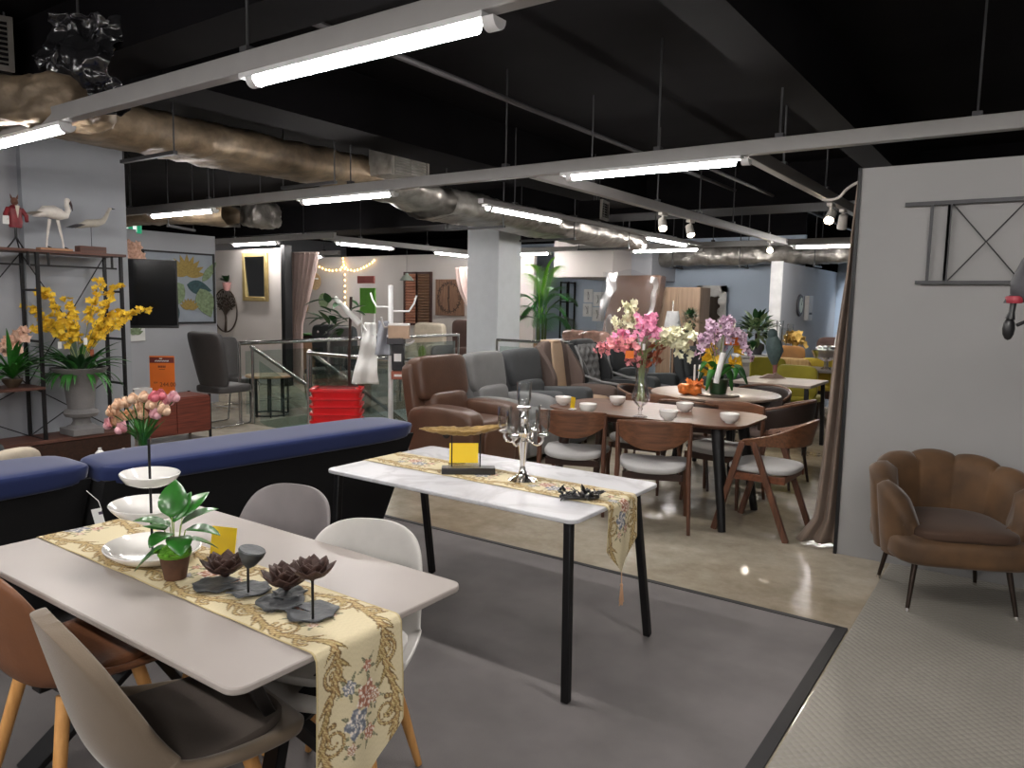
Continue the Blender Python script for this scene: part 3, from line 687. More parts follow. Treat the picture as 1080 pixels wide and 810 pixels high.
def lotus_set(label, base, pads, low, tall, kind):
    t = T('lotus_ornament', label, 'ornament', base, 0, 'metal lotus ornaments')
    def L(x, y, z=TZ): p = pz(x, y, z); return p-Vector(base)
    for (x, y, r, ro) in pads: b = B(); pad(b, L(x, y), r, ro, x); b.o('lily_pad', PAD, t, sol=.003, ang=70)
    b = B(); q = L(*low[:2])+Vector((0, 0, .022)); lotus(b, q, low[2], 3, seed=low[0]); b.ell(q+Vector((0, 0, .006)), (.03, .03, .03)); b.o('lotus_flower', LOT, t, sol=.002, ang=70)
    q = L(*tall[:2]); top = q+Vector((0, 0, tall[2])); B().cyl(q+Vector((0,0,.004)), top+Vector((0,0,.006)), .0035, n=8).o('stem', BLACK, t)
    b = B()
    if kind == 'pod': b.lathe([(.004, 0), (.018, .012), (.034, .04), (.037, .052), (.035, .056), (1e-6, .052)], top, 20, RX(-.15)@RY(.2)); b.o('seed_pod', PAD, t)
    else: lotus(b, top, .062, 3, seed=1); b.ell(top+Vector((0, 0, .008)), (.025, .025, .025)); b.o('lotus_flower', LOT, t, sol=.002, ang=70)
bA = pz(245, 628, TZ); lotus_set('bronze lotus ornament with a seed pod on a stem beside the yellow card', bA, ((228, 619, .055, 1), (263, 624, .052, 4)), (238, 613, .072), (262, 627, .075), 'pod')
bB = pz(312, 648, TZ); lotus_set('bronze lotus ornament with a tall open flower nearest the runner bend', bB, ((296, 637, .056, 2), (329, 648, .058, 3.3), (305, 628, .04, 0)), (303, 627, .075), (330, 655, .112), 'flower')

# ---------------- ornaments on the farther table
GOLD = mat('gold_leaf_metal', (160, 132, 84), .45, .6, var=.25, vscale=30, bump=.6, bscale=60)
g = pz(494, 499, TZ); t = T('gold_tray', 'gold leaf shaped tray on two thin rods over a black block', 'ornament', g, yaw+.06)
B().box((0, 0, .016), (.255, .07, .03)).o('base_block', mat('black_wood_block', (34, 32, 32), .3), t, bev=.003)
for x in (-.08, .055): B().cyl((x, 0, .03), (x, 0, .195), .0032, n=8).o('rod', BLACK, t)
def boat(u, v):
    s = 2*v-1; w = .06*(1-abs(s)**2.6)+.006; k = 2*u-1
    q = Vector((.205*s-.03, w*k, .185+.05*s*s*(1 if s > 0 else .55)+.028*k*k*(1-abs(s)**3))); return q+mnoise.noise_vector(q*45)*.006
B().grid(boat, 15, 50).o('leaf_tray', GOLD, t, sol=.004, ang=60)
g = pz(551, 507, TZ); t = T('candelabra', 'silver five arm candelabra with clear glass cups on the farther table', 'candelabra', g, yaw+.3); t.scale = (1.13, 1.13, 1.06)
B().lathe([(1e-6, 0), (.058, 0), (.06, .006), (.045, .014), (.02, .03), (.012, .05), (.0105, .07), (.02, .16), (.022, .175), (.012, .185), (.024, .2), (.03, .215), (.022, .235), (.012, .25), (.014, .262), (.02, .275), (.014, .29), (.012, .305), (.03, .318), (.03, .325), (1e-6, .322)], (0, 0, 0), 28).o('stem', CHROME, t)
def cup(c): 
    return B().lathe([(.012, 0), (.024, .012), (.029, .035), (.031, .105), (.0295, .105), (.0275, .036), (.022, .014), (1e-6, .01)], c, 24)
cup((0, 0, .325)).o('glass_cup', GLASS, t)
for i in range(4):
    a = PI/4+i*PI/2; d = Vector((math.cos(a), math.sin(a), 0)); e = d*.086
    am = B().tube(bez(d*.01+Vector((0,0,.21)), d*.06+Vector((0,0,.135)), e+Vector((0,0,.185)), 10)+[e+Vector((0,0,.205))], .0055, 8); am.lathe([(.006, .2), (.024, .208), (.024, .213), (1e-6, .212)], e, 16)
    a_ = am.o('arm', CHROME, t); cup(e+Vector((0, 0, .213))).o('glass_cup', GLASS, t)
g = pz(611, 526, TZ); t = T('black_ornament', 'low black crumpled coral like ornament by the tasselled runner end', 'ornament', g, yaw)
rr = random.Random(3); b = B()
for i in range(46):
    x = rr.uniform(-.085, .095); y = rr.uniform(-.03, .03); a = rr.uniform(0, 6.28); el = rr.uniform(-.1, .9)
    b.leaf((x, y, .012+rr.uniform(0, .012)), (math.cos(a)*math.cos(el), math.sin(a)*math.cos(el), math.sin(el)), rr.uniform(.025, .05), rr.uniform(.012, .024), (0, 0, 1), rr.uniform(-1, 1.2), 5, .2)
b.rbox((0, 0, .010), (.17, .05, .018), 3, 6); b.o('branches', mat('glossy_black_leaf', (26, 26, 27), .28, coat=.5), t, sol=.002)

# ---------------- navy sofas with black rear panels
NAVY = mat('navy_velvet', (27, 42, 90), .8, sheen=.25, var=.08, vscale=4); REARB = mat('black_rear_cloth', (10, 10, 12), .95, var=.1)
def sofa(label, y0, y1, xr, rot):
    L = y1-y0; t = T('sofa', label, 'sofa', (xr-.565, (y0+y1)/2, 0), rot, 'navy velvet sofas')
    sl = .27                                        # the back leans out to the rear at its top
    def lean(p): return (p.x+.0+sl*(p.z/.62), p.y, p.z)
    B().rbox((.10, 0, .50), (.20, L-.02, .60), 9, 10, fn=lean).o('backrest', NAVY, t)
    B().prism([(.10, .0), (.215, .0), (.535, .668), (.30, .668)], L, (0, L/2, .10), (1, 0, 0), (0, 0, 1)).o('rear_panel', REARB, t, smooth=False)
    B().rbox((.375, 0, .79), (.40, L+.012, .115), 7, 10, fn=lambda p: (p.x+.4*p.z, p.y, p.z)).o('top_roll', NAVY, t)
    B().rbox((-.25, 0, .24), (.85, L, .24), 12, 8).o('seat_base', NAVY, t)
    for s in (-1, 1): B().rbox((-.30, s*(L-.28)/4, .42), (.70, (L-.28)/2-.01, .17), 7, 8).o('seat_cushion', NAVY, t)
    for s in (-1, 1): B().rbox((-.28, s*(L/2-.07), .37), (.82, .14, .5), 10, 8).o('armrest', NAVY, t)
    for sx in (-.6, .12):
        for s in (-1, 1): B().cyl((sx, s*(L/2-.1), .13), (sx, s*(L/2-.1), 0), .02, .014).o('leg', BLACK, t)
    return t
sofa('navy velvet sofa with black rear, whole back visible behind the nearer table', 1.63, 3.40, -3.12, -.10)
s2 = sofa('navy velvet sofa cut by the left photo edge', -.30, 1.59, -3.34, -.02)
q = px(104, 537, -3.10); t = T('hang_tag', 'white hang tag dangling on a thread at the sofa rear', 'tag', (q.x, q.y, q.z-.045), .5)
B().box((0, 0, 0), (.045, .003, .095), RY(-.25)).o('tag_card', PAPER, t, bev=.001, smooth=False)
b = B().box((.01, -.0025, .03), (.018, .001, .012), RY(-.25)); b.o('printed_mark', mat('tag_ink', (70, 60, 80), .6), t, smooth=False)
B().tube([(.014, 0, .043), (.0, -.0, .08), (-.05, 0, .12)], .0012, 5).o('thread', PAPER, t)

# ---------------- brown velvet shell armchair on the vinyl mat
VELV = mat('brown_velvet', (72, 50, 28), .75, sheen=.22, var=.22, vscale=5, col2=(88, 62, 36)); BRASS = mat('leg_bronze', (58, 48, 42), .35, .7)
ac = T('velvet_armchair', 'brown velvet scallop back armchair on slim dark legs by the grey panel', 'armchair', (-.315, 4.60, .006), face(.42, -.91))
def vbody(p):
    y = p.y; return (p.x*(1+.04*(p.z/.1)), y, p.z)
B().rbox((0, .02, .335), (.70, .66, .16), 5, 10).o('seat_base', VELV, ac)
B().rbox((0, .07, .415), (.52, .52, .08), 4, 10, fn=lambda p: (p.x, p.y, p.z+.015*(1-(p.x/.27)**2))).o('seat_cushion', mat('brown_velvet_seat', (62, 42, 28), .8, sheen=.12, var=.2), ac)
# scallop channels fanning around from arm to arm
NCH = 7; AM = 2.28
def sec(u):
    a = -AM+2*AM*u; bul = abs(math.sin(PI*NCH*u))**.55; k = abs(a)/AM
    top = .735-.20*k**2.2+.028*bul-.05*max(0, k-.9)/.1; th = .075+.035*bul*(1-.3*k)
    Ro = .335+.022*bul; flare = .055*(1-.5*k)
    loop = [(Ro-.01, .27), (Ro, .34), (Ro+flare*.4, .46), (Ro+flare*.8, top-.06), (Ro+flare*.9, top-.02), (Ro+flare*.7-.02, top), (Ro+flare*.5-.5*th, top+.006), (Ro+flare*.3-th, top-.03), (Ro+flare*.1-th, top-.10), (Ro-th-.015, .46), (Ro-th-.01, .40)]
    return [Vector((math.sin(a)*r*1.06, -math.cos(a)*r*1.0+.03, z)) for r, z in loop]
nu_ = 113; b = B()
for i in range(nu_): b.v += [tuple(p) for p in sec(i/(nu_-1))]
m_ = 11
for i in range(nu_-1):
    for j in range(m_-1): b.f.append((i*m_+j, i*m_+j+1, (i+1)*m_+j+1, (i+1)*m_+j))
b.f += [tuple(range(m_)), tuple(range((nu_-1)*m_+m_-1, (nu_-1)*m_-1, -1))]
b.o('scallop_back', VELV, ac, ang=75)
for sx in (-1, 1):
    for sy in (-1, 1):
        top = Vector((sx*.22, sy*.2, .27)); bot = Vector((sx*.26, sy*.25, 0)); l = B().tube([top, bot], [.016, .010], 10).o('leg', BRASS, ac)
        B().cyl(bot, bot+(top-bot).normalized()*.018, .0115, n=10).o('foot_cap', CHROME, l)

# ---------------- grey panel wall decoration
WARTM = mat('dark_grey_wire', (58, 58, 60), .5, .4)
t = T('wall_frame_art', 'dark grey metal bar frame with a wire cross on the panel wall', 'wall art', (-.25, 5.0, 1.97), 0)
def wp(x, y): return py(x, y, 5.0)-Vector((-.25, 5.0, 1.97))
A, Bq, C_, D_ = wp(955, 216), wp(1110, 206), wp(965, 298), wp(1110, 298)
zt, zb = A.z, C_.z
B().beam((A.x, 0, zt), (.62, 0, zt), .022, .022).o('top_bar', WARTM, t, smooth=False); B().beam((C_.x, 0, zb), (.62, 0, zb), .02, .02).o('bottom_bar', WARTM, t, smooth=False)
for X, w in ((981, .016), (999, .014), (1000, .02), (1120, .02)): xx = wp(X, 250).x; B().beam((xx, 0, zt), (xx, 0, zb), w, .014, (0, 1, 0)).o('upright_bar', WARTM, t, smooth=False)
xa, xb = wp(1001, 250).x, wp(1082, 250).x
for a, c in ((zt, zb), (zb, zt)): B().cyl((xa, 0, a), (xb, 0, c), .004, n=6).o('wire_cross', WARTM, t)
for x in (A.x+.12, .5): B().box((x, .02, zt), (.012, .03, .012)).o('wall_peg', WARTM, t, smooth=False)
t = T('hanging_bird', 'dark bird shaped ornament with a red collar hanging at the right photo edge', 'ornament', px(1076, 310, -.02), .5)
t.location = pd(1078, 312, 3.2)
DGREY = mat('dull_dark_grey', (66, 66, 70), .6)
B().lathe([(1e-6, .20), (.02, .19), (.05, .12), (.07, .03), (.06, -.02), (.03, -.045), (1e-6, -.05)], (.02, 0, .02), 20, RY(.15)).o('body', DGREY, t)
B().lathe([(.03, -.02), (.034, -.012), (.034, .004), (.03, .01)], (-.03, 0, -.012), 18).o('collar', mat('dull_red', (140, 40, 52), .5), t)
b = B().tube([(-.03, 0, -.0), (-.035, 0, -.07), (-.04, 0, -.1)], [.014, .012, .02], 10); b.ell((-.042, 0, -.14), (.05, .04, .10), 12); b.tube([(-.01, 0, -.125), (.03, 0, -.105), (.09, 0, -.09)], [.008, .007, .006], 8); b.o('tail', BLKPLA, t)
b = B().leaf((-.02, 0, -.0), (-1, 0, -.5), .06, .03, (0, 1, 0), .2, 5); b.o('wing', DGREY, t, sol=.006)
B().cyl((.03, 0, .2), (.03, 0, 3.4-t.location.z), .0015, n=5).o('cord', BLACK, t)
q = pd(1088, 563, 3.75); t = T('side_table', 'round white topped side table cut by the right photo edge', 'side table', (q.x+.18, q.y+.03, 0), 0)
B().lathe([(1e-6, .47), (.24, .47), (.25, .478), (.25, .492), (.24, .50), (1e-6, .50)], (0, 0, 0), 40).o('table_top', WHITE, t)
B().cyl((0, 0, .47), (0, 0, .02), .02, n=14).o('column', BLACK, t); B().lathe([(1e-6, .006), (.17, .006), (.16, .02), (1e-6, .03)], (0, 0, 0), 28).o('base_plate', BLACK, t)
# ================================================================ WOODEN DINING SET
dt = T('dining_table', 'walnut dining table set with white bowls and a tall flower vase', 'table', (-2.40, 5.38, 0))
poly = []
for i in range(48):
    a = 2*PI*i/48; c, s_ = math.cos(a), math.sin(a); e = 2/5.5
    poly.append((.80*math.copysign(abs(c)**e, c), .43*math.copysign(abs(s_)**e, s_)))
WALT = wood('walnut_top', (80, 52, 38), (104, 71, 52), .42, 0, 4, spec=.25)
b = B().prism(poly, .016, (0, 0, .734)); b.prism([(x*.97, y*.95) for x, y in poly], .014, (0, 0, .721)); b.o('tabletop', WALT, dt, bev=.004)
B().box((0, 0, .69), (1.15, .5, .06)).o('apron', DARKWD, dt, bev=.004)
for sx in (-1, 1):
    for sy in (-1, 1): B().tube([(sx*.60, sy*.27, .72), (sx*.70, sy*.36, 0)], [.046, .027], 12).o('leg', BLACK if sx > 0 else DARKWD, dt)
SEATF = mat('pale_grey_fabric', (170, 169, 168), .9, bump=.15, bscale=400, var=.05); WALB = wood('walnut_back', (84, 53, 36), (113, 74, 50), .4, 0, 6)
def wood_chair(label, loc, rot, group='curved back walnut chairs'):
    t = T('dining_chair', label, 'chair', loc, rot, group)
    def back(u, v):
        s = 2*u-1; zt = .785-.015*s*s; zb = .575+.10*abs(s)**2.4; z = zb+(zt-zb)*v
        return Vector((.255*s, -.275+.075*s*s-.02*(z-.6), z))
    B().grid(back, 25, 9).o('backrest', WALB, t, sol=.016, bev=.004, ang=60)
    def pf(p): return (p.x*(1+.10*p.y/.22), p.y, p.z+.02*(p.x/.24)**2)
    B().rbox((0, -.02, .425), (.48, .47, .065), 4, 8, fn=pf).o('seat', SEATF, t)
    f = B(); f.beam((-.2, .17, .375), (.2, .17, .375), .02, .05); f.beam((-.2, -.18, .375), (.2, -.18, .375), .02, .05); f.beam((-.2, -.18, .375), (-.2, .17, .375), .02, .05); f.beam((.2, -.18, .375), (.2, .17, .375), .02, .05); f.o('seat_frame', DARKWD, t, bev=.004)
    for s in (-1, 1):
        B().tube([(s*.25, -.21, .75), (s*.243, -.215, .45), (s*.262, -.275, 0)], [.013, .019, .013], 10).o('leg', WALNUTZ, t)
        B().tube([(s*.215, .18, .40), (s*.235, .215, 0)], [.018, .012], 10).o('leg', WALNUTZ, t)
    return t
c2 = wood_chair('curved back walnut chair nearest the marble table runner end, right of the near pair', (-2.20, 4.95, 0), .38)
dup(c2, (-2.87, 4.99, 0), .34, 'curved back walnut chair behind the candelabra, left of the near pair')
dup(c2, (-2.72, 5.86, 0), PI+.05, 'curved back walnut chair at the far side of the walnut table behind the vase')
dup(c2, (-2.02, 5.86, 0), PI-.08, 'curved back walnut chair at the far side of the walnut table nearer its right end')
ac2 = T('dining_chair', 'walnut armchair with slanted A frame legs at the right end of the walnut table', 'chair', (-1.50, 5.31, 0), face(-1, .04))
ARMP = [(-.265, .10, .655, .018), (-.272, .0, .67, .030), (-.268, -.13, .70, .048), (-.205, -.245, .735, .075), (0, -.30, .75, .088), (.205, -.245, .735, .075), (.268, -.13, .70, .048), (.272, .0, .67, .030), (.265, .10, .655, .018)]
def band(u, v): x, y, z, h = crom(ARMP, u); k = 2*v-1; return Vector((x*(1+.04*k), y-.02*k, z+h*k-.3*h))
B().grid(band, 49, 7).o('arm_back', WALB, ac2, sol=.017, bev=.003, ang=60)
B().rbox((0, .0, .455), (.47, .46, .065), 3.5, 8, fn=lambda p: (p.x*(1+.06*p.y/.22), p.y, p.z)).o('seat', SEATF, ac2)
f = B(); 
for s in (-1, 1): f.beam((s*.21, -.2, .405), (s*.24, .14, .405), .02, .05)
f.beam((-.24, .12, .405), (.24, .12, .405), .02, .05); f.beam((-.22, -.18, .405), (.22, -.18, .405), .02, .05); f.o('seat_frame', WALNUT, ac2, bev=.004)
for s in (-1, 1):
    B().beam((s*.268, .085, .655), (s*.26, .265, 0), .042, .026, (1, 0, 0)).o('leg', WALNUTZ, ac2, bev=.004)
    B().beam((s*.268, .015, .665), (s*.26, -.24, 0), .042, .026, (1, 0, 0)).o('leg', WALNUTZ, ac2, bev=.004)

# bowls, card, tall vase on the walnut table
bowl0 = None
def bowl(x, y, label):
    global bowl0
    p = pz(x, y, .7505)
    if bowl0 is None:
        o = B().lathe([(1e-6, 0), (.030, 0), (.034, .008), (.054, .020), (.065, .042), (.068, .068), (.065, .069), (.061, .044), (.050, .024), (1e-6, .014)], (0, 0, 0), 32).o('bowl', CERAM); bowl0 = o
    else: o = bowl0.copy(); COL.objects.link(o)
    o.location = p; tag(o, label, 'bowl', 'white bowls on the walnut table')
bowl(594, 427, 'white bowl left of the yellow card on the walnut table'); bowl(620, 435, 'white bowl right of the yellow card near the front table edge'); bowl(651, 427, 'white bowl left of the tall flower vase')
bowl(705, 443, 'white bowl right of the vase foot near the front table edge'); bowl(722, 434, 'white bowl behind, second from the right end of the walnut table'); bowl(769, 446, 'white bowl nearest the right end of the walnut table')
q = pz(604, 432, .7505); t = T('price_card', 'small yellow price card between two bowls on the walnut table', 'price card', q, yaw+1.0, 'yellow price cards')
B().box((0, 0, .055), (.07, .0015, .085), RY(.2)).o('card', YELCARD, t, smooth=False); B().box((0, 0, .005), (.06, .04, .006)).o('stand', PAPER, t, smooth=False)

# ---------------- flowers: a petal cluster builder
def bloom(b, c, r, n=5, d=None, cup=.5, rnd=random):
    d = Vector(d).normalized() if d is not None else Vector((rnd.uniform(-1, 1), rnd.uniform(-1, .3), rnd.uniform(-.2, 1))).normalized()
    x = d.orthogonal().normalized(); y = d.cross(x); o = rnd.uniform(0, 6)
    for i in range(n):
        a = o+2*PI*i/n; e = (x*math.cos(a)+y*math.sin(a))
        b.leaf(Vector(c)+d*.1*r, (e+d*cup*.6), r, r*.85, d, -cup*.6, 3, .05)
    return d
def petals(name, c1, c2=None): return mat(name, c1, .6, var=.2, vscale=25, col2=c2)
PINK = petals('hot_pink_petal', (216, 116, 160), (238, 164, 192)); ROSE = petals('rose_petal', (200, 112, 122), (226, 152, 156)); CREAM = petals('cream_petal', (226, 220, 176), (238, 236, 210))
LILAC = petals('lilac_petal', (212, 172, 204), (234, 212, 228)); PLUM = petals('plum_lip', (110, 34, 84)); YELL = petals('yellow_petal', (226, 172, 24), (242, 204, 60)); ORNG = petals('orange_petal', (226, 112, 42), (238, 150, 80)); RUST = petals('rust_leaf', (140, 72, 44))
STEMG = mat('olive_stem', (130, 140, 92), .6)
def spray(parent, name, p0, p1, p2, m, r, k, spread=.05, seed=0, lip=None, stemm=None, n=5, t0=.35):
    rn = random.Random(seed); pts = bez(p0, p1, p2, 14)
    B().tube(pts, [.004-.0025*i/14 for i in range(15)], 6).o('stem', stemm or STEMG, parent)
    b = B(); l = B()
    for i in range(k):
        s = t0+(1-t0)*i/max(1, k-1); j = min(13, int(s*14)); q = pts[j].lerp(pts[j+1], s*14-j)+Vector((rn.uniform(-1, 1), rn.uniform(-1, 1), rn.uniform(-1, 1)))*spread
        d = bloom(b, q, r*rn.uniform(.75, 1.15), n, None, .4, rn)
        if lip: l.ell(q+d*r*.18, (r*.36,)*3, 6)
    o = b.o(name, m, parent, ang=80)
    if lip: l.o('flower_lip', lip, o)
    return o
v = pz(675, 440, .7505)
t = T('flower_vase', 'tall clear glass vase of pink and cream flowers on the walnut table', 'vase of flowers', v, 0)
B().lathe([(1e-6, 0), (.05, 0), (.052, .006), (.014, .02), (.011, .05), (.02, .062), (.012, .075), (.03, .09), (.065, .13), (.07, .16), (.055, .20), (.043, .26), (.04, .36), (.05, .43), (.054, .44), (.048, .43), (.037, .36), (.04, .26), (.052, .20), (.062, .16), (.03, .10), (1e-6, .095)], (0, 0, 0), 28).o('vase', GLASS, t)
dist = v.dot(_f0)
def at(x, y, dd=0): return pd(x, y, dist+dd)-v
b = B()
for i in range(7): a = i*.9; b.tube(bez((.03*math.cos(a), .03*math.sin(a), .12), (.015*math.cos(a+2), .015*math.sin(a+2), .3), (.035*math.cos(a+1), .035*math.sin(a+1), .50), 6), .0045, 6)
b.o('stem_bunch', STEMG, t)
S0 = Vector((0, 0, .44))
spray(t, 'pink_blossoms', S0, at(685, 362), at(682, 338), PINK, 0.0302, 49, .06, 1, t0=.72)
spray(t, 'pink_blossoms', S0, at(672, 362, -.1), at(690, 340, -.1), PINK, 0.0288, 34, .055, 11, t0=.75)
spray(t, 'rose_blossoms', S0, at(665, 352), at(630, 372), ROSE, 0.0274, 64, .045, 2, t0=.3)
spray(t, 'rose_blossoms', S0, at(668, 345, .1), at(645, 358, .1), PINK, 0.0259, 49, .045, 3, t0=.45)
spray(t, 'rose_blossoms', S0, at(668, 385), at(668, 368), ROSE, 0.0252, 30, .05, 4)
spray(t, 'rust_leaves', S0, at(690, 385), at(692, 366), RUST, 0.0360, 26, .05, 5)
spray(t, 'cream_blossoms', S0, at(668, 345, .15), at(664, 322, .15), CREAM, 0.0302, 60, .055, 6, t0=.6)
spray(t, 'cream_blossoms', S0, at(655, 350, .2), at(652, 342, .2), CREAM, 0.0274, 26, .05, 7, t0=.7)
spray(t, 'white_orchids', S0, at(700, 345, .05), at(714, 362), CREAM, 0.0331, 49, .06, 8, t0=.5, n=5)
spray(t, 'white_orchids', S0, at(712, 335, .05), at(722, 372), CREAM, 0.0331, 57, .055, 9, t0=.45)
spray(t, 'white_orchids', S0, at(705, 352, -.05), at(728, 350), CREAM, 0.0317, 41, .05, 10, t0=.6)
B().box(at(679, 366, -.12), (.02, .004, .045)).o('hang_tag', PAPER, t, smooth=False)
o = B().box((0, 0, 0), (.06, .004, .055)).o('price_tag', mat('orange_card', (238, 126, 44), .5, var=.03), smooth=False); o.parent = t; o.location = at(664, 374, -.14); o.rotation_euler = (0, 0, yaw)

# ---------------- round table behind with the lilac orchids
RC = pz(754, 414, .75)
rt = T('round_table', 'round dark rimmed dining table behind the walnut one, lilac orchids on it', 'table', (RC.x, RC.y, 0))
PALEW = wood('pale_walnut', (120, 102, 90), (146, 128, 114), .42, 0, 5, coat=.12)
R0 = .60
B().lathe([(1e-6, .728), (R0-.01, .728), (R0, .734), (R0, .748), (R0-.005, .752), (1e-6, .752)], (0, 0, 0), 56).o('tabletop', PALEW, rt)
B().lathe([(1e-6, .66), (.5, .66), (.52, .727), (1e-6, .727)], (0, 0, 0), 48).o('apron', BLACK, rt)
for i in range(4):
    a = PI/4+i*PI/2; B().tube([(.3*math.cos(a), .3*math.sin(a), .68), (.40*math.cos(a), .40*math.sin(a), 0)], [.035, .024], 10).o('leg', BLACK, rt)
BUCK = mat('dark_brown_leather', (46, 34, 30), .45)
def tub_chair(label, loc, rot, group='dark tub chairs at the round table'):
    t = T('tub_chair', label, 'chair', loc, rot, group)
    def bk(u, v):
        a = (-1.75+3.5*u); h = .16*math.cos(a*.62)**.8+.03; z = .50+h*v*1.35; r = .285+.03*v
        return Vector((math.sin(a)*r, -math.cos(a)*r, z))
    B().grid(bk, 31, 7).o('backrest', BUCK, t, sol=.03, bev=.01, ang=60)
    B().tube([(math.sin(a)*.318, -math.cos(a)*.318, .50+1.35*(.16*math.cos(a*.62)**.8+.03)+.005) for a in [-1.75+3.5*i/24 for i in range(25)]], .012, 8).o('top_rail', wood('tan_rail', (88, 58, 42), (112, 76, 54), .45, 0), t)
    B().rbox((0, 0, .45), (.5, .5, .09), 3.5, 8).o('seat', mat('taupe_seat', (112, 96, 90), .85), t)
    for sx in (-1, 1):
        for sy in (-1, 1): B().tube([(sx*.17, sy*.17, .42), (sx*.23, sy*.23, 0)], [.018, .012], 8).o('leg', DARKWD, t)
    return t
tc = tub_chair('dark tub chair at the right side of the round table', (RC.x+.62, RC.y-.12, 0), face(-1, .1))
dup(tc, (RC.x+.05, RC.y-.62, 0), face(0, 1), 'dark tub chair between the walnut table and the round table')
dup(tc, (RC.x-.62, RC.y-.1, 0), face(1, .1), 'dark tub chair at the left side of the round table')
dup(tc, (RC.x+.2, RC.y+.66, 0), face(-.2, -1), 'dark tub chair at the far side of the round table')
v = pz(757, 417, .7535); dist = v.dot(_f0)
t = T('orchid_pot', 'lilac orchid arrangement with drooping green leaves on the round table', 'potted orchid', v, 0)
B().lathe([(1e-6, 0), (.19, 0), (.2, .012), (.19, .02), (1e-6, .016)], (0, 0, 0), 36).o('tray', mat('pewter_tray', (120, 112, 104), .3, .6), t)
B().lathe([(1e-6, .018), (.075, .018), (.1, .16), (.105, .17), (.09, .165), (1e-6, .15)], (0, 0, 0), 28).o('pot', GLASS, t)
B().lathe([(1e-6, .02), (.07, .02), (.09, .15), (1e-6, .152)], (0, 0, 0), 20).o('moss_filling', DKGREEN, t)
for i, (X, Y, X2, Y2) in enumerate(((745, 388, 737, 402), (752, 385, 745, 412), (768, 385, 772, 412), (775, 378, 788, 405), (770, 380, 783, 398), (748, 378, 738, 392), (762, 380, 760, 408), (780, 385, 775, 400), (755, 378, 748, 398))):
    p1 = at(X, Y, -.1 if i % 2 else .05); p2 = at(X2, Y2, -.15 if i % 2 else .02); d = p1-Vector((0, 0, .15))
    pts = bez((0, 0, .15), p1+Vector((0, 0, .08)), p2, 9); b = B(); vs = []; fs = []
    for k in range(10):
        w = .035*math.sin(PI*min(.97, (k+.6)/10.2))+.002; x = RGT*w; vs += [pts[k]-x+Vector((0,0,.012*(k<8))), pts[k], pts[k]+x+Vector((0,0,.012*(k<8)))]
    for k in range(9): a = 3*k; fs += [(a, a+1, a+4, a+3), (a+1, a+2, a+5, a+4)]
    b.add(vs, fs); b.o('leaf', GREEN if i % 3 else DKGREEN, t, sol=.002, ang=80)
S0 = Vector((0, 0, .16))
for i, (a, c_) in enumerate((((745, 325), (738, 375)), ((740, 335), (745, 368)), ((750, 318), (756, 382)), ((765, 318), (770, 365)), ((775, 322), (786, 370)), ((780, 335), (790, 378)), ((762, 312), (775, 348)), ((752, 322), (748, 350)))):
    spray(t, 'lilac_orchids', S0, at(*a, (i % 3-1)*.12), at(*c_, (i % 3-1)*.15), LILAC, .042, 24, .036, 20+i, lip=PLUM, t0=.42)
spray(t, 'cream_orchids', S0, at(762, 335, .2), at(772, 350, .2), CREAM, .04, 16, .06, 31, t0=.6)
spray(t, 'yellow_leaves', S0, at(745, 385), at(748, 372, .1), YELL, .07, 9, .05, 32)
spray(t, 'yellow_leaves', S0, at(780, 385), at(778, 372, .1), YELL, .07, 9, .05, 33)
o = B().box((0, 0, 0), (.13, .004, .075)).o('orange_card', MATS['orange_card'], t, smooth=False); o.location = at(772, 360, .02); o.rotation_euler = (.1, 0, yaw)
b = B().tube([at(763, 372, -.22), at(755, 404, -.22)], .026, 12); b.o('white_label_tube', PAPER, t)
q = pz(727, 416, .7535); t = T('gift_basket', 'crumpled orange parcel on the round table left of the orchids', 'parcel', q, yaw)
B().rbox((0, 0, .05), (.2, .15, .1), 4, 8, fn=lambda p: p+mnoise.noise_vector(p*22)*.02).o('parcel', mat('orange_foil', (206, 112, 48), .3, .3, var=.35, vscale=30), t)
b = B(); rn = random.Random(4)
for i in range(26): bloom(b, (rn.uniform(-.02, .12), rn.uniform(-.06, .05), .07+rn.uniform(0, .05)), .035, 4, None, .5, rn)
b.o('orange_petals', ORNG, t)
for k, X in enumerate((732, 737)):
    q = pz(X, 407, .7535); o = B().lathe([(1e-6, 0), (.022, 0), (.022, .006), (.010, .012), (.010, .215), (1e-6, .22)], (0, 0, 0), 14).o('white_candle', PAPER); o.location = q+Vector((.0, .0, 0)); tag(o, ('left' if not k else 'right')+' one of two slim white candles standing left of the lilac orchids', 'candle', 'slim white candles')

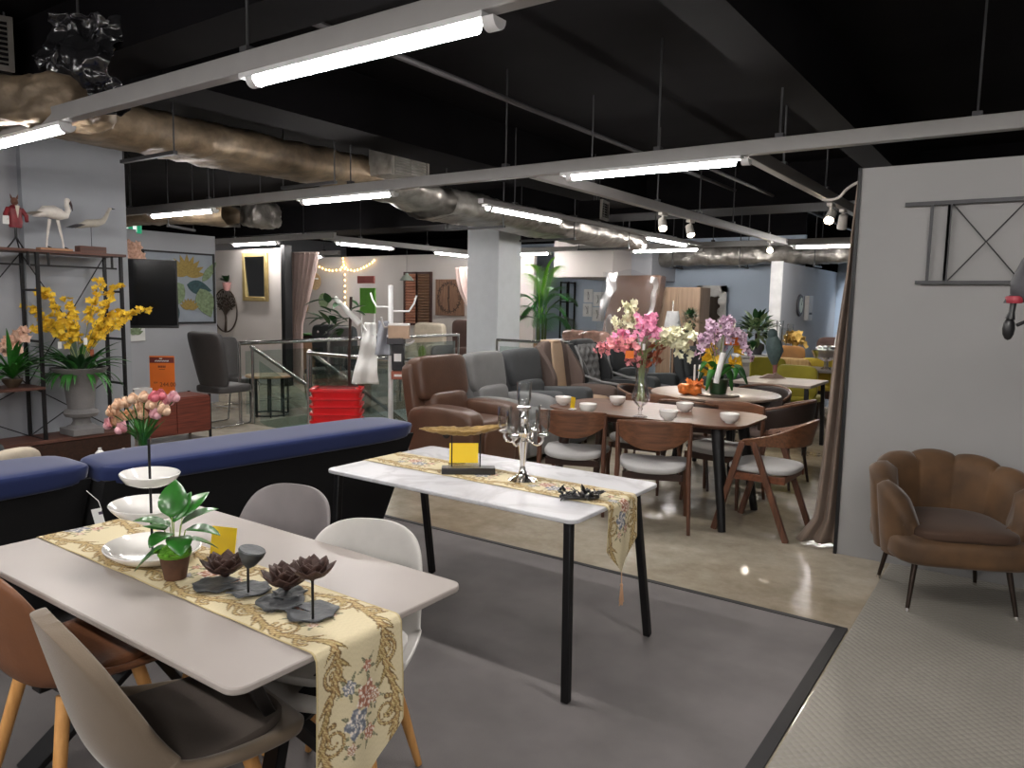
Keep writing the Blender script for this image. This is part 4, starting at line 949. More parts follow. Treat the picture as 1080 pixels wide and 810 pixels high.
# ================================================================ THE ROW OF ARMCHAIRS
BRLE = mat('brown_leather', (88, 62, 48), .42, var=.18, vscale=5, bump=.15, bscale=70); GRF = mat('light_grey_fabric', (128, 128, 128), .9, bump=.15, bscale=300, var=.06)
DGF = mat('dark_grey_fabric', (74, 76, 78), .9, bump=.15, bscale=300, var=.06); BRF = mat('brown_grey_fabric', (96, 82, 76), .9, bump=.15, bscale=300, var=.06); TAN = mat('tan_fabric', (176, 152, 128), .9, var=.06)
CHAR = mat('charcoal_fabric', (58, 62, 64), .85, var=.08)
def recliner(name, label, y, m, x=-4.22, w=.78, lever=False, m2=None, top=1.06, rot=0.0, arm=.17, lumb=True, round_arm=False):
    t = T(name, label, 'armchair', (x, y, 0), face(1, 0)+rot, 'armchairs in a row'); m2 = m2 or m
    B().rbox((0, -.0, .22), (w-.04, .74, .36), 9, 8).o('base', m, t)
    for s in (-1, 1):
        a = B().rbox((s*(w/2-arm/2), .02, .36), (arm, .76, .56), 7, 10, fn=lambda p: (p.x*(1+.25*max(0, p.z/.28)), p.y, p.z+(.03*(p.y/.38) if round_arm else -.04*(p.y/.38)**2) ))
        a = a.o('armrest', m, t)
        if lever and s < 0 or lever and s > 0:
            B().lathe([(1e-6, 0), (.045, 0), (.05, .006), (.04, .012), (1e-6, .006)], (s*(w/2+.003), .12, .42), 18, RY(s*PI/2)).o('lever_cup', BLKPLA, a)
    iw = w-2*arm+.02
    B().rbox((0, .08, .44), (iw, .62, .17), 5, 8).o('seat_cushion', m, t)
    B().rbox((0, .385, .26), (iw+.02, .07, .36), 6, 8).o('footrest', m, t)
    Rb = RX(.18)
    B().rbox((0, -.36, .66), (w-.06, .14, .70), 8, 10, R=Rb).o('back_shell', m2, t)
    B().rbox((0, -.335, top-.21), (w-.15, .20, .42), 6.5, 10, R=Rb).o('head_cushion', m, t)
    if lumb: B().rbox((0, -.245, .60), (iw+.06, .20, .24), 4.5, 10, R=Rb).o('lumbar_cushion', m, t)
    for sx in (-1, 1):
        for sy in (-1, 1): B().cyl((sx*(w/2-.1), sy*.28, .05), (sx*(w/2-.1), sy*.28, 0), .025).o('foot', BLACK, t)
    return t
recliner('recliner', 'brown leather recliner at the near end of the armchair row', 5.40, BRLE, x=-4.30, w=.84, lever=True, arm=.2)
recliner('recliner', 'light grey fabric recliner second in the armchair row', 6.15, GRF, x=-4.33, w=.70, arm=.15)
r3 = recliner('recliner', 'dark grey recliner with rounded arms third in the armchair row', 6.88, DGF, x=-4.36, w=.74, arm=.15, round_arm=True)
def wing_chair(label, y, m, inner, seatm, style, x=-4.40, w=.71, top=1.10):
    t = T('wing_chair', label, 'armchair', (x, y, 0), face(1, 0), 'armchairs in a row')
    B().rbox((0, .0, .27), (w-.06, .68, .20), 8, 8).o('base', m, t)
    B().rbox((0, .06, .43), (w-.2, .62, .15), 5, 8).o('seat_cushion', seatm, t)
    Rb = RX(.16)
    bk = B().rbox((0, -.31, .74), (w-.12, .13, .74), 7, 10, R=Rb, fn=lambda p: (p.x*(1-.06*max(0, p.z)/.37), p.y, p.z+.02*(1-(p.x/.32)**2))).o('backrest', m, t)
    for s in (-1, 1):
        def wg(u, v, s=s):
            z = .52+.55*v; d = .06+.20*math.sin(PI*min(1, .25+.75*v))**1.2*(1-.25*v); y_ = -.33-.16*(z-.74)*.9
            return Vector((s*(w/2-.05+.02*u), y_+d*u, z))
        B().grid(wg, 9, 17).o('wing', m, t, sol=.07, bev=.02, ang=60)
        B().rbox((s*(w/2-.055), .05, .46), (.11, .66, .30), 5, 10, fn=lambda p: (p.x*(1+.3*max(0, p.z/.15)), p.y, p.z-.05*max(0, -p.y/.33)*0+.012*(p.y/.33))).o('armrest', m, t)
    if style == 'runner':
        b = B(); b.rbox((0, -.24, .78), (.24, .03, .70), 6, 8, R=Rb); b.rbox((0, -.375, 1.115), (.22, .20, .04), 4, 6); b.o('back_runner', inner, t)
    if style == 'tufted':
        def tf(u, v):
            x_ = (2*u-1)*(w/2-.12); z = .50+.56*v; q = 0
            a = (u*3.5+v*3); c = (u*3.5-v*3); q = .5+.5*math.cos(2*PI*a)*.5+.5*math.cos(2*PI*c)*.5; q = abs(math.sin(PI*a))*abs(math.sin(PI*c))
            return Vector((x_, -.235-.16*(z-.74)+.045*q**.7*min(1, 8*min(u, 1-u, v, 1-v)+.2), z))
        B().grid(tf, 61, 61).o('tufted_back', inner, t, sol=.02, ang=80)
        for s in (-1, 1): B().tube([(s*(w/2-.03), -.26, 1.05), (s*(w/2), -.16, .9), (s*(w/2), -.12, .70), (s*(w/2), .15, .635), (s*(w/2), .36, .62), (s*(w/2), .40, .52), (s*(w/2), .36, .34)], .016, 8).o('piping', inner, t)
    for sx in (-1, 1):
        B().tube([(sx*(w/2-.1), .27, .2), (sx*(w/2-.09), .30, 0)], [.026, .016], 10).o('leg', DARKWD, t); B().tube([(sx*(w/2-.1), -.25, .2), (sx*(w/2-.1), -.32, 0)], [.026, .016], 10).o('leg', DARKWD, t)
    return t
wing_chair('brown wing chair with a tan cloth down its back, fourth in the armchair row', 7.60, BRF, TAN, TAN, 'runner')
wing_chair('black winged chair with pale grey button tufted back, fifth in the armchair row', 8.33, mat('black_velvet', (26, 28, 30), .7, sheen=.3), GRF, GRF, 'tufted')
recliner('lounge_chair', 'charcoal lounge chair behind the pink flowers at the far end of the armchair row', 9.15, CHAR, x=-4.3, w=.86, arm=.2, top=1.08, round_arm=True)
recliner('lounge_chair', 'charcoal lounge chair half hidden behind the white orchids', 9.9, CHAR, x=-3.55, w=.86, arm=.2, top=.98)

# ================================================================ STAIRWELL RAILINGS
def railing(label, pts, panels=True, h=.95, grp='steel and glass stairwell railings', posts=None):
    p0 = Vector(pts[0]); t = T('stair_railing', label, 'railing', (p0.x, p0.y, 0), 0, grp)
    L = [Vector(p)-Vector((p0.x, p0.y, 0)) for p in pts]
    B().tube([q+Vector((0, 0, h)) for q in L], .025, 12).o('top_rail', STEEL, t)
    for i in range(len(L)-1):
        d = L[i+1]-L[i]; n = max(1, round(d.length/1.35))
        for k in range(n+(i == len(L)-2)):
            q = L[i].lerp(L[i+1], k/n); b = B().cyl(q, q+Vector((0, 0, h)), .02, n=10); b.cyl(q, q+Vector((0, 0, .015)), .045, n=14); b.o('post', STEEL, t)
        if panels:
            for k in range(n):
                a, c = L[i].lerp(L[i+1], (k+.06)/n), L[i].lerp(L[i+1], (k+.94)/n); z = Vector((0, 0, 1))
                b = B(); s = d.normalized().cross(z)*.004
                if abs(d.z) < .01 or True: b.add([a-s+z*.10, c-s+z*.10, c-s+z*(h-.10), a-s+z*(h-.10), a+s+z*.10, c+s+z*.10, c+s+z*(h-.10), a+s+z*(h-.10)], [(0,1,2,3),(7,6,5,4),(0,4,5,1),(1,5,6,2),(2,6,7,3),(3,7,4,0)])
                b.o('glass_panel', PANE, t, smooth=False)
    return t
railing('steel railing with glass on the left side of the stairwell', [(HX0-.06, HY0-.05, 0), (HX0-.06, HY1+.06, 0)], h=1.0)
railing('steel railing with glass in front of the stairwell beside the red stack', [(-6.80, HY0-.06, 0), (HX1+.05, HY0-.06, 0)])
railing('steel railing with glass behind the row of armchairs', [(HX1+.06, HY0-.0, 0), (HX1+.06, HY1+.06, 0)])
railing('steel railing with glass at the far side of the stairwell right of the column', [(-7.3, HY1+.07, 0), (HX1+.0, HY1+.07, 0)])
for x, lb in ((HX0+.08, 'sloping steel handrail going down the stairs on the left'), (-6.88, 'sloping steel handrail going down the stairs beside the red stack')):
    t = T('stair_handrail', lb, 'handrail', (x, HY0+.02, 0), 0, 'sloping stair handrails')
    pts = [Vector((0, s, -.643*max(0, s)+.97)) for s in (0, .05, 2.9)]
    B().tube(pts, .024, 10).o('top_rail', STEEL, t)
    for s in (.02, 1.4, 2.85): B().cyl((0, s, -.643*s-.35 if s > .1 else 0), (0, s, -.643*s+.97), .018, n=10).o('post', STEEL, t)
    B().add([(-.004, .12, -.0), (-.004, 2.8, -1.75), (-.004, 2.8, -.98), (-.004, .12, .78), (.004, .12, 0), (.004, 2.8, -1.75), (.004, 2.8, -.98), (.004, .12, .78)], [(0,1,2,3),(7,6,5,4),(0,4,5,1),(1,5,6,2),(2,6,7,3),(3,7,4,0)]).o('glass_panel', PANE, t, smooth=False)
# red stacked baskets in front of the stairs
RED = mat('red_plastic', (206, 30, 34), .3, coat=.3)
a = pz(350, 458, 0); a = px(350, 440, -6.75)
z = 0; bk0 = None
words = ('lowest', 'second lowest', 'second from the top', 'third lowest', 'fourth lowest', 'topmost')
N = 9
for i in range(N):
    if bk0 is None:
        t = T('shopping_basket', '', 'basket', (0, 0, 0), 0, 'red shopping baskets in one stack'); bk0 = t
        def rr_(w, d, z): return [(x, y, z) for x, y in rpoly(w, d, .05, 4)]
        b = B(); rings = [rr_(.36, .25, 0), rr_(.43, .30, .19), rr_(.46, .33, .195), rr_(.46, .33, .215), rr_(.42, .29, .205), rr_(.35, .24, .012)]
        n = len(rings[0])
        for r_ in rings: b.v += r_
        for k in range(len(rings)-1):
            for j in range(n): b.f.append((k*n+j, k*n+(j+1) % n, (k+1)*n+(j+1) % n, (k+1)*n+j))
        b.f += [tuple(range(n-1, -1, -1)), tuple(range(5*n, 6*n))]
        b.o('body', RED, t, ang=50)
        for s in (-1, 1): B().tube([(-.17, s*.15, .21), (-.17, s*.06, .222), (.17, s*.06, .222), (.17, s*.15, .21)], .005, 6).o('handle', mat('dark_wire', (60, 30, 32), .4), t)
    else: t = dup(bk0, (0, 0, 0))
    t.location = (-5.13, 4.58, .070*i); t.rotation_euler = (0, 0, yaw+.1)
    t['label'] = ('bottom red shopping basket of the stack by the stairs', 'red shopping basket second from the bottom of the stack', 'red shopping basket third from the bottom of the stack', 'red shopping basket fourth from the bottom of the stack', 'red shopping basket in the very middle of the stack', 'red shopping basket fourth from the top of the stack', 'red shopping basket third from the top of the stack', 'red shopping basket just below the topmost of the stack', 'topmost red shopping basket of the stack by the stairs')[i]
# beige curtain gathered at the end of the panel wall
CURT = mat('beige_curtain', (124, 108, 96), .85, sheen=.2, var=.08, vscale=8)
def cur(u, v):
    z = 2.40-2.385*v; y = 5.20; 
    xl = -1.0-.05*min(1, v*2)-.085*max(0, (v-.25)/.75)**.9; xr = -.972
    if v > .93: xl -= .10*(v-.93)/.07
    x = xl+(xr-xl)*u; return Vector((x, y+.03*math.sin(u*15+v*2)-.03*math.sin(v*7)-.06*v*(1-u), z))
o = B().grid(cur, 36, 60).o('curtain', CURT, sol=.006, ang=80); tag(o, 'beige curtain bunched against the left end of the grey panel wall', 'curtain')
# ================================================================ LEFT WALL: SHELF, BIRDS, URN
XF, XB = -7.0, -7.30
SHW = wood('shelf_wood', (70, 42, 34), (98, 62, 50), .5, 1, 5)
sh = T('shelf_rack', 'tall black metal rack with brown boards along the left wall', 'shelf', (-7.15, 2.9, 0))
def sl(x, y, z): return Vector((x+7.15, y-2.9, z))
VP = (2.02, 2.93, 3.64); ZT = 1.92
for v_ in VP:
    for x in (XF, XB): B().beam(sl(x, v_, 0), sl(x, v_, ZT), .026, .026).o('post', BLACK, sh, smooth=False)
    for z in (.30, .74, 1.16, 1.60): B().beam(sl(XF, v_, z), sl(XB, v_, z), .02, .02).o('side_bar', BLACK, sh, smooth=False)
B().box(sl(-7.15, 2.82, ZT+.012), (.36, 1.72, .024)).o('board', SHW, sh, bev=.002)
for y_ in (2.2, 2.98): B().beam(sl(XF, y_-.1, ZT-.11), sl(XF, y_+.62, ZT-.11), .016, .016).o('hanging_bar', BLACK, sh, smooth=False)
for y_ in (2.06, 2.86, 3.02, 3.56): B().beam(sl(XF, y_, ZT-.11), sl(XF, y_, ZT), .016, .016).o('hanging_bar_end', BLACK, sh, smooth=False)
B().box(sl(-7.15, 2.47, .76), (.38, .92, .024)).o('board', SHW, sh, bev=.002)
B().box(sl(-7.15, 2.83, .29), (.38, 1.68, .03)).o('board', SHW, sh, bev=.002)
B().box(sl(-7.15, 2.83, .15), (.36, 1.66, .24)).o('base_cabinet', DARKWD, sh, bev=.004)
for ya, yb in ((2.02, 2.93), (2.93, 3.64)):
    for za, zb in ((.76, ZT), (ZT, .76), (.3, .76), (.76, .3)): B().cyl(sl(XB-.01, ya, za), sl(XB-.01, yb, zb), .005, n=6).o('cross_wire', BLACK, sh)
def top(x, y, z=ZT+.025): p = px(x, y, -7.12); return Vector((p.x, p.y, z))
SR = Vector((.0, 1, 0))                     # along the shelf
# red coated animal figurine on a tripod stem
p = top(18, 268); t = T('figurine', 'animal figurine in a red coat on a black tripod foot holding a white card', 'figurine', p); t.scale = (.88, .88, .92)
b = B()
for i in range(3): a = i*2.09+.4; b.tube(bez((0, 0, .11), (.03*math.cos(a), .03*math.sin(a), .06), (.075*math.cos(a), .075*math.sin(a), .004), 6), .007, 8)
b.cyl((0, 0, .09), (0, 0, .22), .012); b.o('tripod_foot', BLACK, t)
REDC = mat('dark_red_coat', (128, 36, 44), .5, var=.25, vscale=20)
B().lathe([(.05, 0), (.062, .05), (.055, .11), (.062, .17), (.03, .2), (1e-6, .21)], (0, 0, .19), 20, None, .75, 1.05).o('coat', REDC, t)
for s in (-1, 1): B().tube([(0, s*.055, .36), (.02, s*.09, .30), (.04, s*.085, .25)], [.022, .02, .016], 10).o('sleeve', REDC, t)
b = B(); b.prism([(-.018, .0), (.018, .0), (.0, -.11)], .012, (.052, 0, .385), (0, 1, 0), (0, 0, 1)); b.o('shirt_front', mat('cream_cloth', (210, 200, 184), .8), t)
b = B(); b.ell((0, 0, .425), (.065, .06, .075), 14); b.ell((.035, 0, .412), (.05, .036, .034), 10); b.cyl((0, -.022, .45), (0, -.034, .49), .011, .002, 8); b.cyl((0, .022, .45), (0, .034, .49), .011, .002, 8); b.o('head', mat('fox_brown', (110, 74, 58), .7), t)
B().box((.05, -.10, .25), (.006, .055, .075)).o('white_card', PAPER, t, smooth=False)
FEATH = mat('white_feather', (222, 216, 208), .7, var=.08, vscale=30)
p = top(58, 269); t = T('bird_statue', 'white long legged bird statue with a dark beak on a wooden plank', 'statue', p)
B().box((0, 0, .012), (.09, .27, .022)).o('base_plank', wood('tan_plank', (150, 106, 76), (178, 134, 100), .6, 1), t, bev=.004)
for y_, yt in ((-.065, -.03), (.075, .035)):
    l = B(); l.tube([(0, y_, .03), (0, y_*.9, .1), (0, yt, .27)], [.009, .0085, .015], 8); l = l.o('leg', FEATH, t); f = B()
    for a in (-.6, 0, .6): f.tube([(0, y_, .04), (.03*math.sin(a), y_+.04*math.cos(a), .025)], .005, 6)
    f.o('foot', BLKPLA, l)
b = B().tube([(0, -.17, .285), (0, -.13, .30), (0, -.07, .335), (0, .0, .335), (0, .06, .32), (0, .105, .32), (0, .125, .36), (0, .115, .41), (0, .118, .445), (0, .125, .452)], [.004, .022, .048, .058, .05, .032, .023, .019, .02, .012], 16)
for i in range(10): b.leaf((.035*(-1)**i, -.08-.006*i, .33), (.0, -1, -.35), .11, .03, (0, 0, 1), .2, 4)
b.ell((0, .122, .448), (.04, .05, .045), 12); b.o('body', FEATH, t)
B().tube([(0, .14, .445), (0, .155, .41), (0, .165, .36)], [.013, .010, .002], 8).o('beak', mat('dark_beak', (52, 34, 34), .4), t)
p = top(96, 269); t = T('bird_statue', 'pale grey swan like bird statue on a rod above a wooden block', 'statue', p)
B().box((0, 0, .03), (.10, .235, .06)).o('base_block', SHW, t, bev=.003); B().cyl((0, .01, .06), (0, .01, .24), .003, n=6).o('rod', BLACK, t)
GREYF = mat('grey_feather', (178, 172, 160), .75, var=.12, vscale=20)
b = B().tube([(0, -.13, .22), (0, -.09, .235), (0, -.02, .265), (0, .06, .275), (0, .12, .30), (0, .15, .345), (0, .17, .39), (0, .185, .415), (0, .2, .42)], [.006, .02, .036, .036, .024, .017, .013, .014, .008], 14)
b.o('body', GREYF, t); b = B()
for i in range(8): b.leaf((.02*(-1)**i, -.03-.008*i, .255), (0, -1, -.35), .12, .028, (0, 0, 1), .1, 4, tip=1)
b.o('tail_feathers', DGREY, t, sol=.003); B().cyl((0, .205, .42), (0, .235, .418), .007, .002).o('beak', DGREY, t)
# urn with yellow orchids
q = px(87, 463, -7.08); UZ = .306
t = T('flower_urn', 'big grey stone urn of yellow orchids on the low shelf board', 'urn of flowers', (q.x, q.y, UZ))
URN = mat('grey_cast_stone', (112, 110, 110), .8, var=.15, vscale=8, bump=.2, bscale=50)
B().box((0, 0, .03), (.27, .27, .06)).o('plinth', URN, t, bev=.006)
B().lathe([(.13, .06), (.12, .075), (.085, .09), (.07, .12), (.075, .15), (.13, .165), (.145, .195), (.13, .225), (.105, .235), (.115, .30), (.125, .42), (.16, .53), (.225, .59), (.235, .605), (.21, .61), (.19, .58), (1e-6, .56)], (0, 0, 0), 36).o('bowl', URN, t)
dist = Vector((q.x, q.y, 0)).dot(_f0); v = Vector((q.x, q.y, UZ))
S0 = Vector((0, 0, .56)); rn = random.Random(9)
for i in range(34):
    a = rn.uniform(0, 6.28); L = rn.uniform(.3, .52); d = Vector((max(-.22, math.cos(a)*.7), math.sin(a), rn.uniform(.6, 1.9)))
    B().leaf(S0+Vector((math.cos(a), math.sin(a), 0))*.06, d, L, .065, (0, 0, 1), 1.25, 9, .15).o('leaf', DKGREEN if i % 4 else GREEN, t, sol=.001)
b = B()
for i in range(40):
    a = rn.uniform(0, 6.28); b.leaf(S0+Vector((math.cos(a)*.1, math.sin(a)*.12, .0)), (max(-.3, math.cos(a)), math.sin(a), .2), rn.uniform(.16, .36), .028, (0, 0, 1), 2.4, 6)
b.o('fern_leaves', GREEN, t)
for i, (a_, c_) in enumerate((((60, 330), (25, 322)), ((62, 310), (40, 308)), ((70, 330), (35, 350)), ((80, 330), (62, 345)), ((95, 320), (107, 296)), ((98, 335), (125, 300)), ((100, 335), (128, 330)), ((110, 335), (155, 328)), ((85, 345), (70, 318)), ((100, 350), (118, 345)), ((75, 345), (45, 340)))):
    spray(t, 'yellow_orchids', S0, at(*a_, -(i % 3)*.06), at(*c_, -(i % 3)*.10), YELL, .033, 46, .032, 40+i, t0=.38)
for i, (X, Y) in enumerate(((63, 364), (90, 360), (97, 372))): B().box(at(X, Y, -.22), (.006, .03, .06)).o('label_stick', PAPER if i != 2 else RUST, t, smooth=False)
q = px(14, 418, -7.1); v = Vector((q.x, q.y, .773)); dist = v.dot(_f0)
t = T('flower_pot', 'pale pink orchids and fern leaves in a bronze bowl at the left photo edge', 'potted plant', v)
B().lathe([(1e-6, 0), (.04, 0), (.045, .01), (.075, .05), (.08, .075), (.07, .07), (1e-6, .055)], (0, 0, 0), 24).o('bowl', mat('old_bronze', (96, 82, 66), .4, .5), t)
PEACH = petals('peach_petal', (222, 170, 140), (232, 196, 176))
for i, (a_, c_) in enumerate((((10, 355), (28, 352)), ((5, 360), (14, 358)))): spray(t, 'peach_orchids', Vector((0, 0, .06)), at(*a_), at(*c_), PEACH, .055, 16, .05, 60+i, t0=.5)
b = B(); rn = random.Random(2)
for i in range(40):
    y_ = rn.uniform(-1, 1); b.leaf((0, 0, .07), (rn.uniform(-.2, 1), y_, rn.uniform(.5, 1.6)), rn.uniform(.3, .5), .045, (0, 0, 1), 1.3, 7)
b.o('fern_leaves', GREEN, t)
# lounge seat with a cream cushion behind the left sofa
q = pz(12, 492, .58); t = T('lounge_chair', 'grey lounge chair mostly hidden behind the left navy sofa', 'armchair', (q.x-.1, q.y-.05, 0), .3)
B().rbox((0, 0, .22), (.75, .8, .42), 6, 8).o('base', CHAR, t); B().rbox((-.28, -.1, .50), (.18, .7, .36), 6, 8).o('backrest', CHAR, t)
t2_ = B().rbox((0, 0, 0), (.14, .46, .40), 3, 10, R=RZ(.3)@RY(.3), fn=lambda p: (p.x*(1-.5*(abs(p.y/.23)**3)), p.y, p.z)).o('cushion', mat('cream_cushion', (196, 184, 164), .9, var=.1, vscale=12)); t2_.scale = (.8, .8, .8); t2_.location = (q.x-.02, q.y+.0, .53); tag(t2_, 'cream cushion showing above the left navy sofa', 'cushion')
# coffee table, tulips, small white bottles
v = pd(152, 487, 5.2); cz = v.z; v.z = cz
t = T('coffee_table', 'low dark coffee table hidden behind the navy sofa with tulips on it', 'coffee table', (v.x-.05, v.y-.2, 0))
B().box((0, 0, cz-.016), (.6, 1.1, .03)).o('tabletop', DARKWD, t, bev=.004)
for sx in (-1, 1):
    for sy in (-1, 1): B().beam((sx*.26, sy*.5, cz-.03), (sx*.26, sy*.5, 0), .035, .035).o('leg', BLACK, t, smooth=False)
dist = v.dot(_f0)
t = T('tulip_vase', 'glass vase of peach and pink tulips behind the navy sofa', 'vase of flowers', v)
B().lathe([(1e-6, 0), (.05, 0), (.052, .01), (.046, .1), (.055, .22), (.052, .22), (.043, .1), (.048, .012), (1e-6, .01)], (0, 0, 0), 24).o('vase', GLASS, t)
TUP = petals('peach_tulip', (232, 180, 140), (240, 208, 180)); TUK = petals('coral_tulip', (206, 84, 96), (224, 128, 140)); rn = random.Random(12)
for i, (X, Y, m) in enumerate(((118, 437, 0), (124, 430, 0), (132, 428, 0), (122, 448, 0), (128, 455, 2), (136, 441, 0), (140, 424, 0), (146, 432, 0), (152, 422, 0), (160, 430, 0), (163, 422, 1), (170, 420, 1), (168, 430, 0), (178, 426, 2), (184, 422, 2), (174, 436, 0), (127, 444, 0), (150, 440, 0), (165, 440, 2), (116, 450, 2))):
    e = at(X, Y, rn.uniform(-.12, .1)); d = (e-Vector((0, 0, .15))).normalized()
    B().tube(bez((rn.uniform(-.02, .02), rn.uniform(-.02, .02), .03), Vector((0, 0, .22))+d*.02, e, 8), .0045, 6).o('stem', GREEN, t)
    b = B()
    for k in range(6): a = k*1.047; b.leaf(e-d*.02, d*1.2+Vector((math.cos(a), math.sin(a), .1))*.75, .095, .075, (0, 0, 1), -.2, 5, .05, cup=1.6)
    b.ell(e+d*.018, (.06, .06, .06), 10); b.o('tulip_head', (TUP, TUK, petals('pink_tulip', (226, 150, 160), (236, 190, 196)))[m], t)
b = B()
for i in range(16): a = rn.uniform(0, 6.28); b.leaf((0, 0, .1), (math.cos(a)*.5, math.sin(a)*.5, 1), rn.uniform(.16, .27), .03, (0, 0, 1), .8, 6)
b.o('leaves', GREEN, t)
for X, lb in ((106, 'left of two small white bottles peeking over the navy sofa'), (131, 'right of two small white bottles peeking over the navy sofa')):
    q = pd(X, 491, 5.25); o = B().lathe([(1e-6, 0), (.03, 0), (.032, .05), (.012, .07), (.012, .085), (1e-6, .088)], (0, 0, 0), 16).o('small_bottle', CERAM); o.location = (q.x, q.y, cz-.0005); tag(o, lb, 'bottle', 'small white bottles')
# sideboard and orange price sign
SBW = wood('reddish_walnut', (84, 38, 30), (120, 60, 46), .4, 1, 6)
sb = T('sideboard', 'low reddish walnut sideboard on thin black legs past the left wall', 'sideboard', (-7.68, 4.42, 0))
B().box((0, 0, .29), (.42, .82, .40)).o('carcass', SBW, sb, bev=.004)
for s in (-1, 1): B().box((.214, s*.2, .29), (.012, .39, .37)).o('door', SBW, sb, bev=.003)
for sx in (-1, 1):
    for sy in (-1, 1): B().beam((sx*.2, sy*.40, .50), (sx*.2, sy*.40, 0), .022, .022).o('leg', BLACK, sb, smooth=False)
q = px(172, 420, -7.66); t = T('price_sign', 'tall orange price sign with a maroon header standing on the sideboard', 'sign', (q.x, q.y, .4905), yaw+.12)
ORS = mat('orange_sign', (240, 122, 36), .5, var=.03); INK = mat('sign_ink', (120, 52, 24), .6); MAR = mat('maroon_header', (110, 42, 34), .5)
B().box((0, 0, .22), (.255, .004, .44)).o('sign_card', ORS, t, smooth=False); B().box((0, -.003, .395), (.25, .002, .06)).o('header_band', MAR, t, smooth=False)
B().box((0, .02, .006), (.2, .09, .01)).o('foot', GLASS, t, smooth=False)
text('header_text', 'SALE', .022, PAPER, t, (0, -.0048, .41), (PI/2, 0, 0)) if False else None
b = B()
rn = random.Random(1)
for k in range(12): b.box((-.066+.012*k, -.0045, .385+.003*(k % 2)), (.008, .001, .014))
b.box((-.01, -.0045, .412), (.03, .001, .010)); b.o('header_writing', PAPER, t, smooth=False)
b = B(); 
for k in range(5): b.box((-.034+.016*k, -.0025, .325), (.012, .001, .022))
b.box((0, -.0025, .295), (.06, .001, .005)); b.o('small_writing', INK, t, smooth=False)
text('price_text', '244.00', .062, INK, t, (.055, -.0026, .13), (PI/2, 0, 0)); text('currency_text', 'RM', .03, INK, t, (-.07, -.0026, .15), (PI/2, 0, 0))
q = px(148, 418, -7.75); t = B().box((0, 0, .05), (.12, .2, .10)).o('white_box', PAPER, bev=.004); t.location = (q.x, q.y, .4905); tag(t, 'small white box on the sideboard left of the orange sign', 'box')
# television on a swing arm
ta, tb_ = Vector((-7.74, 4.64, 1.22)), Vector((-8.36, 3.60, 1.22)); d = (tb_-ta); L = d.length; mid = (ta+tb_)/2
t = T('television', 'black flat television on a wall arm past the end of the left wall', 'television', (mid.x, mid.y, 1.59), math.atan2(-d.y, -d.x))
B().box((0, .0, 0), (L, .04, .74)).o('casing', BLKPLA, t, bev=.006); B().box((0, -.0205, .008), (L-.03, .004, .70)).o('screen', mat('black_screen', (6, 6, 7), .12, spec=.25), t, smooth=False)
B().box((0, .04, -.02), (.4, .05, .3)).o('back_cover', BLKPLA, t, bev=.01)
w_ = Vector((-9.93, 5.30, 1.6)); M_ = t.matrix_basis.inverted(); e = M_ @ w_ if False else (RZ(-t.rotation_euler.z) @ (w_-t.location))
B().tube([(0, .06, 0), (e.x*.5-.1, e.y*.5+.1, 0), e], .03, 10).o('wall_arm', BLACK, t)
# leaf painting and wall things
def at_u(x, y, u=-9.985): return px(x, y, u)
a, c = at_u(150, 264), at_u(226, 340)
t = T('painting', 'painting of gold and green tropical leaves in a dark frame behind the television', 'painting', (-9.985, (a.y+c.y)/2, (a.z+c.z)/2))
W_, H_ = c.y-a.y, a.z-c.z
B().box((0, 0, 0), (.02, W_, H_)).o('canvas', mat('painting_ground', (150, 158, 168), .8, var=.06), t, smooth=False)
for e in (-1, 1):
    B().box((.01, e*W_/2, 0), (.04, .025, H_+.03)).o('frame_side', BLKPLA, t, smooth=False); B().box((.01, 0, e*H_/2), (.04, W_, .025)).o('frame_side', BLKPLA, t, smooth=False)
GOLDP = mat('painted_gold', (150, 128, 66), .6, var=.2, vscale=40); TEALP = mat('painted_teal', (44, 74, 78), .6, var=.3, vscale=30); SAGE = mat('painted_sage', (120, 138, 104), .6, var=.35, vscale=30)
FLN = [0]
def flat_leaf(b, y, z, a, L, w, x=.012):
    FLN[0] += 1; x += .0007*(FLN[0] % 12)
    n = 10; pts = []
    for s in (1, -1):
        for i in range(n+1) if s > 0 else range(n-1, 0, -1):
            q = i/n; ww = w*math.sin(PI*q**.8)*s; pts.append((y+math.cos(a)*L*q-math.sin(a)*ww, z+math.sin(a)*L*q+math.cos(a)*ww))
    b.prism(pts, .004, (x, 0, 0), (0, 1, 0), (0, 0, 1))
b = B()
for k in range(9): flat_leaf(b, .1, .18, .1+k*.36, .30, .045)
for k in range(8): flat_leaf(b, .12, -.30, .3+k*.34, .16, .03, .016)
b.o('gold_leaves', GOLDP, t, smooth=False)
b = B(); flat_leaf(b, .05, .05, -2.4, .45, .16, .010); flat_leaf(b, .30, .0, -1.2, .45, .15, .014); flat_leaf(b, .34, .1, .9, .38, .06, .011); b.o('sage_leaves', SAGE, t, smooth=False)
b = B()
for k in range(7): flat_leaf(b, -.05, -.25, 2.0+k*.42, .3, .05, .008)
flat_leaf(b, .1, .05, -.2, .4, .1, .006); b.o('teal_leaves', TEALP, t, smooth=False)
a = at_u(142, 348); t = T('small_picture', 'small green picture on the wall below the television', 'picture', (-9.985, a.y, a.z))
B().box((0, 0, 0), (.02, .28, .30)).o('frame', PAPER, t, smooth=False); b = B()
for k in range(7): flat_leaf(b, 0, -.06, .4+k*.38, .12, .025)
b.o('painted_leaves', SAGE, t, smooth=False)
a = at_u(138, 266); b = B(); rn = random.Random(8)
for i in range(12): bloom(b, Vector((.05, rn.uniform(-.12, .12), rn.uniform(-.08, .08))), .09, 6, (1, rn.uniform(-.5, .5), rn.uniform(-.3, .5)), .4, rn)
